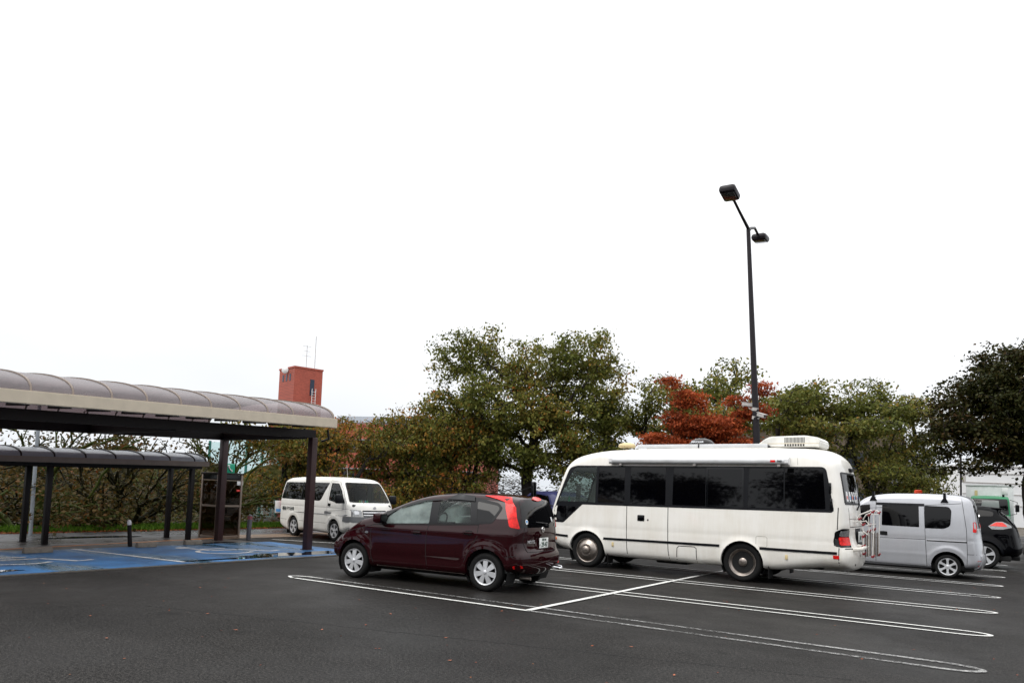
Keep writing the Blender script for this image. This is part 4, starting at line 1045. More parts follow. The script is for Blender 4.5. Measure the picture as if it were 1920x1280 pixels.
    sh.decal('rear_window', 'x', 1, rounded([(-.60, 1.14), (.60, 1.14), (.52, 1.66), (-.52, 1.66)], .06), .004, MAT['tint'], root)
    sh.decal('rear_bumper', 'x', 1, rounded([(-.56, .23), (.56, .23), (.56, .56), (-.56, .56)], .05), .02, P, root, thick=.03)
    MB().box((-2.8, -.62, .17), (.5, .62, .30), bev=.03).build('underbody', MAT['under'], root)
    MB().tube([(-2.35, -.2, 1.86), (-2.15, -.2, 1.98)], .004, 6).build('roof_aerial', MAT['trim'], root)
    add_wheels(root, .262, .145, .185, 'six', [(0, -.655), (-2.4, -.655), (0, .655), (-2.4, .655)], MAT['hub'])
build_microvan()

# ---- black sport utility ---------------------------------------------------
def build_suv():
    ox, hw = -.78, .90
    root = thing('sport_utility_car', 'glossy black sport utility car with red and clear tail lamp, beyond silver micro van', 'car', (ox, 24+hw, 0))
    W = lambda pts: [(p[0]-ox,)+tuple(p[1:]) for p in pts]
    P = MAT['black_paint']; A = [(0, .36, .40), (-2.7, .36, .40)]
    side = catmull(W([(-4.3, .28), (-4.42, .5), (-4.40, .85), (-4.1, 1.0), (-3.4, 1.10), (-2.7, 1.50), (-2.1, 1.68), (-1.5, 1.70), (-.8, 1.68), (-.36, 1.64, 1), (-.42, 1.56), (-.25, 1.40), (-.06, 1.14), (0.0, .95), (.05, .70), (.08, .58), (.06, .42), (-.12, .28, 1), (-2, .25)]))
    sh = Shell(side, [(.2, .84), (.5, .90), (.95, .895), (1.1, .86), (1.5, .72), (1.7, .62)], [(-3.8, .8), (-3.4, .94), (-3, 1), (.3, 1), (.6, .95), (.95, .86)], k=.12, nose=.2, tail=.14, crown=.03, h=.04, x_mid=-1.3, extra=bump_fn(A, .03))
    fr = lambda pts: rect(sh, root, hw, W(pts))
    obj('body', sh.mesh('body', (), A), P, root, 38)
    lens = rounded(fr([(-.69, 1.14, .01), (-.52, 1.265), (-.36, 1.27), (-.19, 1.18), (-.16, 1.12), (-.38, 1.06), (-.61, 1.06)]), .02)
    red = rounded(fr([(-.66, 1.145, .01), (-.51, 1.245), (-.37, 1.25), (-.30, 1.19), (-.26, 1.14)]), .01)
    win = rounded(fr([(-3.3, 1.12), (-2.6, 1.42), (-2.1, 1.56), (-1.12, 1.56), (-.90, 1.39), (-1.05, 1.33), (-2, 1.2)]), .03)
    for sg in (-1, 1):
        l = sh.decal('tail_lamp', 'y', sg, lens, .012, MAT['clearlens'], root, thick=.02); sh.decal('red_lens', 'y', sg, red, .018, MAT['redclear'], l)
        sh.decal('window', 'y', sg, win, .003, MAT['tint'], root)
    s = MB(); sh.ribbon(s, 'y', -1, fr([(-1.10, 1.555), (-1.02, 1.52), (-.89, 1.40), (-.91, 1.375), (-1.04, 1.335)]), .03, .012); s.build('chrome_window_trim', MAT['chrome'], root)
    arch_lips(sh, A, .05, .012, MAT['trim'], root); wells(root, A, .85)
    MB().box((.16, -.62, 1.60), (.46, .62, 1.635), bev=.012).build('roof_spoiler', P, root)
    sh.decal('rear_window', 'x', 1, rounded([(-.58, 1.20), (.58, 1.20), (.5, 1.52), (-.5, 1.52)], .06), .004, MAT['tint'], root)
    MB().box((-3.2, -.8, .22), (.6, .8, .36), bev=.03).box((.45, -.5, .24), (.8, .5, .34), bev=.03).build('underbody', MAT['under'], root)
    add_wheels(root, .35, .22, .24, 'five', [(0, -.79), (-2.7, -.79), (0, .79), (-2.7, .79)], MAT['hub'])
build_suv()

# ---- white passenger van ---------------------------------------------------
def build_van():
    yaw = R(-11.5); s = .93; e = Vector((math.cos(yaw), math.sin(yaw), 0)); n_ = Vector((-e.y, e.x, 0))
    org = Vector((-18.70, 15.55, 0)) + n_*.80*s
    root = thing('passenger_van', 'white boxy passenger van facing the car park, behind the canopy corner post', 'van', org, yaw, scale=s)
    P = MAT['white']; A = [(0, .33, .375), (2.57, .33, .375)]
    side = catmull([(-1.0, .30), (-1.07, .42), (-1.08, .75), (-1.06, 1.15), (-.98, 1.65), (-.90, 1.86), (-.72, 1.95), (-.3, 1.985), (1, 2.01), (2.1, 1.995), (2.55, 1.95), (2.76, 1.87), (3.02, 1.62), (3.34, 1.26), (3.46, 1.14), (3.56, .95), (3.62, .75), (3.63, .5), (3.56, .30), (3.3, .25), (1, .25)])
    def ex(X, Z): return bump_fn(A, .02, .05, .07)(X, Z) - .007*np.exp(-((Z-1.03)/.018)**2)
    sh = Shell(side, [(.2, .81), (.4, .84), (.7, .847), (1.15, .845), (1.5, .80), (1.85, .73), (2.0, .68)], [(-1.2, .95), (-.8, .99), (-.5, 1), (3.0, 1), (3.3, .97), (3.7, .90)], k=.11, nose=.07, tail=.16, crown=.035, h=.032, x_mid=1.3, extra=ex)
    w1 = rounded([(-.88, 1.24), (-.74, 1.79), (2.05, 1.80), (1.72, 1.29), (1.62, 1.23)], .05)
    w2 = rounded([(2.22, 1.27), (2.22, 1.79), (2.62, 1.77), (2.86, 1.56), (3.12, 1.20), (2.7, 1.21)], .03)
    ws = rounded([(-.72, 1.22), (.72, 1.22), (.62, 1.82), (-.62, 1.82)], .07)
    obj('body', sh.mesh('body', [('y', 0, w1), ('y', 0, w2), ('x', 1, ws), ('x', -1, rounded([(-.6, 1.3), (.6, 1.3), (.55, 1.75), (-.55, 1.75)], .05))], A), P, root, 38)
    pill = lambda a: rounded([(a, 1.22), (a+.01, 1.81), (a+.07, 1.81), (a+.06, 1.22)], .01)
    grow = lambda p, d: np.asarray([q + (q-np.asarray(p).mean(0))/np.linalg.norm(q-np.asarray(p).mean(0))*d for q in np.asarray(p)])
    for sg in (-1, 1):
        for w, g in ((w1, 'glass_t'), (w2, 'glass')):
            sh.decal('window_seal', 'y', sg, grow(w, .02), .004, MAT['trim'], root, [grow(w, -.012)])
            sh.decal('window', 'y', sg, w, .001, MAT[g], root)
        for a in (.42,): sh.decal('window_pillar', 'y', sg, pill(a), .006, MAT['trim'], root)
        m = MB().box((3.0, sg*.86, 1.18), (3.12, sg*1.12, 1.46), bev=.05).build('wing_mirror', MAT['trim'], root)
        MB().bar((3.02, sg*.78, 1.26), (3.06, sg*.9, 1.28), .07, .05).build('mirror_arm', MAT['trim'], m)
        sh.decal('door_handle', 'y', sg, rounded([(2.18, 1.08), (2.34, 1.08), (2.34, 1.16), (2.18, 1.16)], .025), .012, MAT['gloss_black'], root, thick=.015)
        hl = rounded([(3.22, .80, .02), (3.24, 1.0, .02), (3.5, 1.0), (3.7, .98), (3.7, .80)], .03)
    for sg in (-1, 1):
        fm = lambda p: [(sg*a, b) for a, b in p]
        h = sh.decal('headlight', 'x', 1, rounded(fm([(.86, .80), (.84, 1.02), (.46, .99), (.44, .82)]), .03), .008, MAT['clearlens'], root, thick=.02)
        sh.decal('lamp_reflector', 'x', 1, rounded(fm([(.68, .86), (.68, .97), (.54, .96), (.54, .87)]), .03), .012, MAT['hub'], h, thick=.004)
    sh.decal('front_bumper', 'x', 1, rounded([(-.84, .62), (.84, .62), (.84, .795), (-.84, .795)], .03), .012, plain('grey_bumper', (.12, .125, .13), .5), root)
    g = sh.decal('grille', 'x', 1, rounded([(-.42, .80), (.42, .80), (.43, .99), (-.43, .99)], .02), .006, MAT['trim'], root)
    for z in (.845, .925): sh.decal('grille_bar', 'x', 1, rounded([(-.41, z-.018), (.41, z-.018), (.41, z+.018), (-.41, z+.018)], .005), .02, MAT['awning'], g, thick=.012)
    q, n = sh.hit('x', 1, 0, 1.05, 0)
    em = MB(); em.lathe([(.045, 0), (.045, .012), (.055, .012), (.055, 0)], c=(q.x+.003, 0, 1.055), axis='x', n=24, close=True); em.box((q.x, -.01, 1.02), (q.x+.015, .01, 1.10)); em.box((q.x, -.04, 1.065), (q.x+.015, .04, 1.08)); em.build('emblem', MAT['chrome'], root)
    sh.decal('windscreen_seal', 'x', 1, grow(ws, .025), .003, MAT['trim'], root, [grow(ws, -.01)])
    sh.decal('windscreen', 'x', 1, ws, .001, MAT['glass_v'], root)
    sm = MB()
    for sg in (-1, 1):
        for ln in ([(2.13, 1.86), (2.13, 1.2), (2.13, .75)], [(2.13, 1.88), (2.65, 1.85), (2.92, 1.60), (3.2, 1.2), (3.22, .8)], [(.70, .62), (.7, .30)], [(-.90, .55), (-.3, .54)], [(.42, .54), (2.1, .54)]): sh.ribbon(sm, 'y', sg, ln, .010, .001)
        sh.ribbon(sm, 'y', sg, [(-1.0, 1.03), (3.1, 1.03)], .008, .001)
    sm.build('panel_gap', plain('soft_grey_gap', (.13, .125, .12), .8), root, None)
    arch_lips(sh, A, .05, .008, P, root); wells(root, A, .80)
    place_text('福祉デワ台車', .135, 'lettering', MAT['letter_dark'], root, (-.36, -.853, .90), FRONT, 1.0, .002)
    c = MB(); c.box((-.9, -.75, .4), (3.2, .75, .5)); c.box((3.0, -.72, .5), (3.4, .72, 1.17), bev=.06); c.build('cabin_floor', MAT['cabin'], root)
    c = MB()
    for x in (-.3, .6, 1.5):
        for y in (-.48, .1): seat(c, x, y, .80, .46, 1)
    c.build('passenger_seat', MAT['seat_dark'], root, 50)
    c = MB(); seat(c, 2.35, -.42, .95, .46, 1); seat(c, 2.35, .42, .95, .46, 1); c.build('front_seat', MAT['seat_dark'], root, 50)
    for i, (y, cc) in enumerate([(-.34, (.6, .6, .25)), (-.27, (.7, .7, .72)), (-.20, (.75, .3, .3)), (-.13, (.15, .5, .7)), (-.06, (.2, .65, .25))]):
        MB().lathe([(.028, 0), (.032, .05), (.018, .07), (.026, .10), (0, .125)], c=(3.2, y, 1.17), axis='z', n=12).build('dashboard_figurine', plain('figurine_%d' % i, cc, .5), root)
    MB().box((3.12, -.42, 1.165), (3.28, .0, 1.175)).build('dashboard_mat', plain('lime_mat', (.25, .6, .08), .7), root)
    MB().tube([(1.9, 0, 1.98), (1.8, 0, 2.42)], .006, 6).build('roof_aerial', MAT['cam_grey'], root)
    MB().box((-.95, -.72, .24), (3.3, .72, .40), bev=.03).build('underbody', MAT['under'], root)
    MB().box((-.46, -.80, .08), (-.45, -.58, .36)).box((.45, .58, .08), (.46, .80, .36)).build('mud_flap', MAT['rubber'], root)
    tl = sh.decal('tail_lamp', 'x', -1, rounded([(-.76, .95), (-.76, 1.5), (-.68, 1.5), (-.68, .95)], .03), .01, MAT['redlens'], root)
    # sign hung on the tail
    b = MB().box((-1.16, -.93, .72), (-1.13, -.62, 1.14), bev=.01).build('tail_sign', MAT['white_pl'], root); b.rotation_euler = (0, 0, 0)
    MB().box((-1.12, -.90, .76), (-1.115, -.64, .86)).build('sign_blue_band', MAT['sticker_blue'], b)
    add_wheels(root, .325, .18, .215, 'five', [(0, -.74), (2.57, -.74), (0, .74), (2.57, .74)], MAT['hub'])
build_van()

# ---- violet car seen between hatchback and motorhome ------------------------
def build_violet():
    root = thing('distant_car', 'violet blue compact car, mostly hidden, in the gap between the maroon hatchback and the motorhome', 'car', (-13.2, 22.5, 0), R(-35))
    A = [(-1.2, .30, .34), (1.2, .30, .34)]
    side = catmull([(-1.85, .25), (-1.92, .5), (-1.88, .9), (-1.75, 1.45), (-1.5, 1.62), (-.5, 1.70), (.4, 1.66), (.85, 1.5), (1.35, 1.05), (1.8, .88), (1.93, .6), (1.9, .28), (0, .22)])
    sh = Shell(side, [(.2, .76), (.6, .82), (1.0, .81), (1.6, .64), (1.75, .6)], [(-2, .92), (-1.4, 1), (1.2, 1), (1.95, .85)], k=.12, nose=.1, tail=.15, crown=.03, h=.05, x_mid=0)
    obj('body', sh.mesh('body', (), A), MAT['blue_paint'], root, 40)
    for sg in (-1, 1):
        sh.decal('window', 'y', sg, rounded([(-1.65, 1.05), (-1.5, 1.48), (-.5, 1.58), (.45, 1.52), (1.05, 1.08)], .05), .004, MAT['tint'], root)
        sh.decal('headlight', 'x', 1, [(sg*a, b) for a, b in rounded([(.72, .66), (.72, .82), (.45, .8), (.45, .68)], .03)], .006, MAT['clearlens'], root)
    sh.decal('windscreen', 'x', 1, rounded([(-.62, 1.10), (.62, 1.10), (.54, 1.52), (-.54, 1.52)], .06), .004, MAT['tint'], root)
    wells(root, A, .76); add_wheels(root, .29, .16, .19, 'five', [(-1.2, -.7), (1.2, -.7), (-1.2, .7), (1.2, .7)], MAT['hub'])
build_violet()

# ---- small lorry at the right ----------------------------------------------
def build_lorry():
    root = thing('box_lorry', 'white box lorry with a green cab facing the camera, behind the black sport utility car', 'lorry', (-1.25, 46.2, 0), R(-88.5), scale=1.08)
    # local +x faces the viewer
    b = MB().box((-3.6, -.98, .75), (-.55, .98, 2.72), bev=.03).build('cargo_box', MAT['truck_white'], root)
    g = MB()
    for y in (-.98, .98):
        for z in (.78, 2.69): g.bar((-3.6, y, z), (-.55, y, z), .05, .05)
    for y in (-.96, .96): g.bar((-.54, y, .78), (-.54, y, 2.70), .05, .05)
    g.bar((-.54, -.98, 2.70), (-.54, .98, 2.70), .05, .05); g.build('box_edge_rail', MAT['awning'], b)
    MB().box((-.55, .50, 2.28), (-.53, .75, 2.6), bev=.01).build('box_panel', MAT['white_pl'], b)
    MB().box((-.55, -.62, 1.9), (-.53, -.50, 2.45)).build('box_stain', MAT['yellowed'], b)
    side = catmull([(-.45, .55, 1), (-.45, 2.05, 1), (-.2, 2.16), (.45, 2.15), (.68, 2.05), (.92, 1.42), (1.0, 1.2), (1.04, .8), (1.02, .45, 1)])
    sh = Shell(side, [(.4, .82), (1.3, .84), (2.1, .78), (2.3, .74)], [(-.6, 1), (1.2, .98)], k=.09, nose=.0, tail=.06, crown=.03, h=.04, x_mid=.2)
    obj('cab', sh.mesh('cab', (), [(.35, .38, .46)]), MAT['truck_green'], root, 40)
    ws = sh.decal('windscreen', 'x', 1, rounded([(-.76, 1.30), (.76, 1.30), (.70, 2.03), (-.70, 2.03)], .06), .005, MAT['tint'], root)
    sh.decal('interior_panel', 'x', 1, rounded([(-.35, 1.52), (.40, 1.52), (.36, 1.95), (-.30, 1.95)], .03), .008, plain('pale_cab_back', (.16, .19, .18), .3), ws, thick=.001)
    sh.decal('front_panel', 'x', 1, rounded([(-.25, .62), (.82, .62), (.82, 1.24), (-.05, 1.24)], .04), .004, MAT['truck_white'], root)
    for sg in (-1, 1):
        sh.decal('door_window', 'y', sg, rounded([(-.2, 1.32), (-.2, 1.98), (.5, 1.98), (.75, 1.35)], .05), .004, MAT['tint'], root)
        sh.decal('headlight', 'x', 1, [(sg*a, z) for a, z in rounded([(.76, .74), (.76, .92), (.5, .92), (.5, .74)], .03)], .01, MAT['clearlens'], root)
        m = MB().tube([(.7, sg*.8, 1.3), (.95, sg*1.05, 1.35), (.95, sg*1.08, 1.9), (.6, sg*.82, 2.0)], .014, 6).box((.93, sg*1.0, 1.45), (.99, sg*1.16, 1.78), bev=.02).build('wing_mirror', MAT['trim'], root)
    MB().tube([(.95, -.3, 1.32), (1.0, 0.1, 1.34), (.85, .05, 1.65)], .008, 6).build('windscreen_wiper', MAT['trim'], root)
    MB().tube([(.4, .55, 2.14), (.4, .55, 2.24)], .05, 10).build('roof_marker', MAT['trim'], root)
    MB().box((-3.5, -.6, .42), (.9, .6, .72), bev=.03).box((.9, -.82, .38), (1.06, .82, .6), bev=.03).build('chassis', MAT['under'], root)
    add_wheels(root, .34, .2, .2, 'truckrear', [(.35, -.74), (.35, .74), (-2.6, -.74), (-2.6, .74)], MAT['steel'])
build_lorry()

# ================================================================== GROUND
def build_ground():
    # one sheet to the horizon; it falls away beyond the grass verge on the left
    xs = sorted(set([-400, -150, -80, -50, -40, -34, -31, -29, -27.5, -26, -25, -24.2, -23.6, -23, -22.2] + list(range(-22, 0, 2)) + [0, 5, 20, 60, 150, 400]))
    ys = [-400, -150, -60, -30, -20, -10, 0, 4, 8, 12, 16, 20, 24, 28, 32, 36, 40, 50, 80, 150, 400]
    def z(x, y): return -.02 if x > -24 else -.02 - 1.6*min(1, ((-24-x)/9))**1.3
    vs = [(x, y, z(x, y)) for y in ys for x in xs]; n = len(xs)
    fs = [(j*n+i, j*n+i+1, (j+1)*n+i+1, (j+1)*n+i) for j in range(len(ys)-1) for i in range(n-1)]
    me = bpy.data.meshes.new('ground'); me.from_pydata(vs, [], fs); obj('ground', me, GM['soil'])['kind'] = 'structure'
    me = bpy.data.meshes.new('car_park')
    me.from_pydata([(-19.6, -70, 0), (70, -70, 0), (70, 60, 0), (-4, 60, 0), (-6, 36.5, 0), (-14, 27, 0), (-19.6, 24, 0)], [], [(0, 1, 2, 3, 4, 5, 6)])
    obj('car_park', me, GM['asphalt'])['kind'] = 'structure'
    sheet('path', -22.15, -19.6, -40, 26, .004, GM['path'])
    sheet('paving_strip', -19.6, -16.98, -20, 12.9, .008, GM['pave'])
    sheet('tan_paving', -19.6, -18.35, 12.9, 24, .008, GM['tan'])
    m = MB(); m.add([(-17.38, 6.3, .013), (-17.22, 6.3, .013), (-18.56, 12.9, .013), (-18.76, 12.9, .013)], [(0, 1, 2, 3)]); m.add([(-17.35, 6.3, .012), (-17.25, 6.3, .012), (-15.9, 0, .012), (-16.0, 0, .012)], [(0, 3, 2, 1)])
    obj('tactile_strip', m.mesh('tactile_strip', False), GM['tactile'])['kind'] = 'structure'
    m = MB(); m.add([(-16.98, -8, .008), (-12.98, -8, .008), (-12.98, 12.6, .008), (-14.1, 13.15, .008), (-16.98, 13.3, .008)], [(0, 1, 2, 3, 4)])
    obj('blue_bay_surface', m.mesh('b', False), GM['blue'])['kind'] = 'structure'
    sheet('gutter', -12.98, -12.80, -20, 12.65, .005, GM['kerb'])
    MB().box((-12.80, -20, -.01), (-12.76, 12.7, .02)).build('drain_edge', GM['kerb'])['kind'] = 'structure'
    # standing water on the coating
    w, nt, b = new_mat('puddle_water'); b.inputs['Base Color'].default_value = (.008, .02, .03, 1); b.inputs['Roughness'].default_value = .02; b.inputs['Specular IOR Level'].default_value = .9
    b.inputs['Coat Weight'].default_value = .6
    m = MB()
    for cx, cy, a, bb, sd in ((-13.55, 11.1, .30, 1.25, 1), (-13.35, 9.5, .14, .9, 2), (-13.7, 12.2, .18, .5, 4), (-13.5, 5.4, .14, .35, 3), (-17.2, 11.9, .2, .45, 5), (-20.2, 10.2, .35, 1.0, 6)):
        rr = random.Random(sd); pts = []
        ph = [rr.uniform(0, 6) for _ in range(4)]
        for k in range(40):
            t = 2*PI*k/40; q = 1+.22*math.sin(2*t+ph[0])+.16*math.sin(3*t+ph[1])+.12*math.sin(5*t+ph[2])+.07*math.sin(9*t+ph[3])
            pts.append((cx+a*q*math.cos(t), cy+bb*q*math.sin(t), .0125))
        m.add(pts, [tuple(range(40))])
    o = obj('puddles', m.mesh('puddles', False), w); tag(o, 'shallow rain puddles lying on the blue bays and path', 'puddle', kind='stuff')
build_ground()

def strip(mb, pts, w, z):
    """flat painted line along a polyline"""
    P = [np.array(p, float) for p in pts]; n = len(P); vs = []
    for i in range(n):
        d = P[min(i+1, n-1)]-P[max(i-1, 0)]; d /= np.linalg.norm(d); q = np.array([-d[1], d[0]])*w/2
        vs += [(P[i][0]+q[0], P[i][1]+q[1], z), (P[i][0]-q[0], P[i][1]-q[1], z)]
    mb.add(vs, [(2*i, 2*i+1, 2*i+3, 2*i+2) for i in range(n-1)])
def hairpin(y, x0, x1, g=.34, end=1, w=.07):
    """double line closed by a pointed loop at x1"""
    s = 1 if x1 > x0 else -1; pts = [(x0, y-g/2)]; k = 14
    n = 8
    pts += [(x0+(x1-s*.42-x0)*i/n, y-g/2) for i in range(1, n+1)]
    for j in range(1, k):
        t = PI*j/k; pts.append((x1-s*.42+s*.36*math.sin(t), y-g/2*math.cos(t)))
    pts += [(x1-s*.42-(x1-s*.42-x0)*i/n, y+g/2) for i in range(0, n+1)]
    return pts
def build_lines():
    tips = [8.573, 11.074, 13.595, 16.05, 18.592, 21.114, 23.485, 25.9, 28.4]
    XL = -5.38
    white = MB(); good = MB(); faint = MB()
    for i, y in enumerate(tips):
        q = hairpin(y, XL, -.24)
        if i == 0: strip(faint, q, .075, .009)
        else: strip(good if i in (1, 2) else white, q, .058, .009)
        if i == 0:
            strip(good, [(XL, y-.17), (-10.1, y-.16)], .07, .009); strip(faint, [(XL, y+.17), (-9.9, y+.15)], .07, .009)
            strip(good, [(-10.0, y-.16), (-10.16, y-.13), (-10.30, y-.04), (-10.22, y+.07), (-10.0, y+.14), (-9.7, y+.15)], .06, .009)
        else: strip(good if i in (1, 2) else white, hairpin(y, XL, -10.4), .058, .009)
    strip(good, [(XL, 8.42), (XL-.02, 11.1), (XL-.05, 13.4)], .09, .013); strip(white, [(XL-.05, 13.4), (XL-.05, 28.4)], .08, .013)
    for nm, mb, mt in (('bay_lines', white, 'line'), ('fresh_bay_lines', good, 'line_good'), ('faded_bay_lines', faint, 'line_faint')):
        obj(nm, mb.mesh(nm, False), GM[mt])['kind'] = 'structure'
    b = MB(); strip(b, [(-16.95, 8.15), (-13.25, 8.45)], .10, .013); strip(b, [(-16.95, 4.3), (-13.2, 4.5)], .10, .013)
    strip(b, [(-17.6, 13.9), (-14.9, 14.75)], .09, .013); strip(b, [(-17.9, 17.0), (-13.4, 17.2)], .09, .013)
    # wheelchair symbols
    for cy in (6.25, 10.55):
        def T(p): return (-15.35-(p[1]-.45)*1.55, cy+(p[0]-.15)*1.75)
        for ln in ([(-.02, .80), (.02, .36)], [(-.0, .62), (.38, .60)], [(.02, .36), (.42, .34)], [(.42, .36), (.62, -.12), (.80, -.06)]): strip(b, [T(p) for p in ln], .12, .013)
        strip(b, [T((.10+.34*math.cos(t), .14+.34*math.sin(t))) for t in np.radians(np.arange(120, 335, 12))], .10, .013)
        b.add([(*T((-.04+.10*math.cos(t), .95+.10*math.sin(t))), .013) for t in np.linspace(0, 2*PI, 16, endpoint=False)], [tuple(range(16))])
    obj('bay_markings', b.mesh('b', False), GM['line_good'])['kind'] = 'structure'
    # tar seam in the near asphalt
    s = MB(); pts = []; rr = random.Random(3)
    for i in range(60): pts.append((-8.9+i*.13, 5.2+i*.035+rr.uniform(-.02, .02)))
    a = np.array([-7.9, 6.0]); 
    strip(s, pts, .012, .003); obj('asphalt_seam', s.mesh('s', False), MAT['seam'])['kind'] = 'structure'
build_lines()

# wheel stops, bollards
def build_stops():
    g = 'concrete wheel stops in the blue bays'
    spots = [((-16.40, 7.22), .54, 'pale chipped concrete wheel stop nearest the left edge of the photo'), ((-16.70, 9.66), .46, 'browner concrete wheel stop right beside the small black leaning bollard'),
             ((-16.92, 10.98), .46, 'grey concrete wheel stop in front of the dark post left of the phone booth')]
    for (x, y), L, lab in spots:
        m = MB(); m.prism([(-.065, 0), (.065, 0), (.055, .09), (.035, .115), (-.035, .115), (-.055, .09)], 'y', -L/2, L/2)
        me = m.mesh('wheel_stop'); bm = bmesh.new(); bm.from_mesh(me); bmesh.ops.bevel(bm, geom=bm.edges[:], offset=.01, segments=2, affect='EDGES'); bm.to_mesh(me); bm.free()
        o = obj('wheel_stop', me, GM['conc']); o.location = (x, y, .008); tag(o, lab, 'wheel stop', g)
    r = thing('bollard', 'small black leaning bollard with a white cap at the back of the blue bays', 'bollard', (-17.1, 9.5, .008)); r.rotation_euler = (R(6), 0, 0)
    MB().lathe([(0, 0), (.05, 0), (.045, .5), (0, .5)], axis='z', n=16).build('post', MAT['brown_metal'], r); MB().lathe([(.0, .5), (.045, .5), (.047, .56), (.03, .61), (0, .62)], axis='z', n=16).build('cap', MAT['white_pl'], r)
    r = thing('bollard', 'grey bollard with two red bands between phone booth and white van', 'bollard', (-17.75, 13.2, .0)); r.rotation_euler = (R(-2), 0, 0)
    MB().lathe([(0, 0), (.062, 0), (.062, .66), (.04, .70), (0, .71)], axis='z', n=20).build('post', plain('bollard_grey', (.06, .06, .075), .4), r)
    for z in (.585, .635): MB().lathe([(.063, z), (.065, z), (.065, z+.022), (.063, z+.022)], axis='z', n=20, close=True).build('reflective_band', MAT['red_band'], r)
build_stops()

# ---- canopies ----------------------------------------------------------------
def canopy(name, label, xf, xb, y0, y1, zf, rise, slope, fh, poly, rib_y, posts, mats, post_w, beam, near_beam_x, back_beam_x):
    root = thing(name, label, 'canopy', (0, 0, 0))
    cx = (xf+xb)/2; hw = (xf-xb)/2
    sk = lambda y: (y-y1)*slope              # the structure follows the fall of the ground
    def arc(t, off=0.): # t 0..1 from front to back
        a = PI*(t); return cx+hw*math.cos(a)*(1 if True else 0), zf+(rise+off)*math.sin(a)**.85 if 0 < t < 1 else zf
    N = 22; ys = sorted(set([y0, y1]+[y for y in rib_y if y0 < y < y1]))
    m = MB(); vs = [];
    for y in ys:
        for i in range(N+1):
            x, z = arc(i/N); vs.append((x, y, z+sk(y)))
    fs = [(j*(N+1)+i, j*(N+1)+i+1, (j+1)*(N+1)+i+1, (j+1)*(N+1)+i) for j in range(len(ys)-1) for i in range(N)]
    m.add(vs, fs); m.add([(v[0], v[1], v[2]-.006) for v in vs], [f[::-1] for f in fs]); m.build('roof_panel', poly, root, 60)
    for y in ys:
        r = MB(); pts = [arc(i/N, .012) for i in range(N+1)]; w = .035 if y not in (y0, y1) else .05
        vs = []
        for x, z in pts: vs += [(x, y-w/2, z+.012+sk(y)), (x, y+w/2, z+.012+sk(y)), (x, y+w/2, z-.035+sk(y)), (x, y-w/2, z-.035+sk(y))]
        r.add(vs, [(i*4+j, i*4+(j+1) % 4, (i+1)*4+(j+1) % 4, (i+1)*4+j) for i in range(N) for j in range(4)]); r.build('roof_rib', mats[0], root, 60)
    def rail(x, z, w, h, a, b, nm, mt, par=None):
        q = MB(); q.add([(x-w/2, a, z+sk(a)), (x+w/2, a, z+sk(a)), (x+w/2, a, z+h+sk(a)), (x-w/2, a, z+h+sk(a)), (x-w/2, b, z+sk(b)), (x+w/2, b, z+sk(b)), (x+w/2, b, z+h+sk(b)), (x-w/2, b, z+h+sk(b))],
                        [(3, 2, 1, 0), (4, 5, 6, 7), (0, 1, 5, 4), (1, 2, 6, 5), (2, 3, 7, 6), (3, 0, 4, 7)])
        me = q.mesh(nm); bm = bmesh.new(); bm.from_mesh(me); bmesh.ops.bevel(bm, geom=bm.edges[:], offset=min(.012, w*.2), segments=2, affect='EDGES'); bm.to_mesh(me); bm.free()
        return obj(nm, me, mt, par or root, 35)
    rail(xf+.03, zf-fh, .10, fh+.01, y0-.06, y1+.06, 'gutter', mats[1]); rail(xb-.03, zf-fh, .10, fh+.01, y0-.06, y1+.06, 'gutter', mats[1])
    bw, bh, bz = beam
    if near_beam_x is not None:
        rail(near_beam_x, bz, bw, bh, y0+.1, y1+.16, 'beam', mats[2]); rail(back_beam_x, bz-.02, bw, bh, y0+.1, y1+.10, 'beam', mats[2])
    for (px, py) in posts:
        q = MB(); q.box((px-post_w/2, py-post_w/2, 0), (px+post_w/2, py+post_w/2, bz+sk(py)+.01), bev=.012); q.box((px-post_w/2-.03, py-post_w/2-.03, 0), (px+post_w/2+.03, py+post_w/2+.03, .02), bev=.004); q.build('post', mats[2] if post_w < .13 else mats[3], root, 35)
    return root, rail, sk, arc
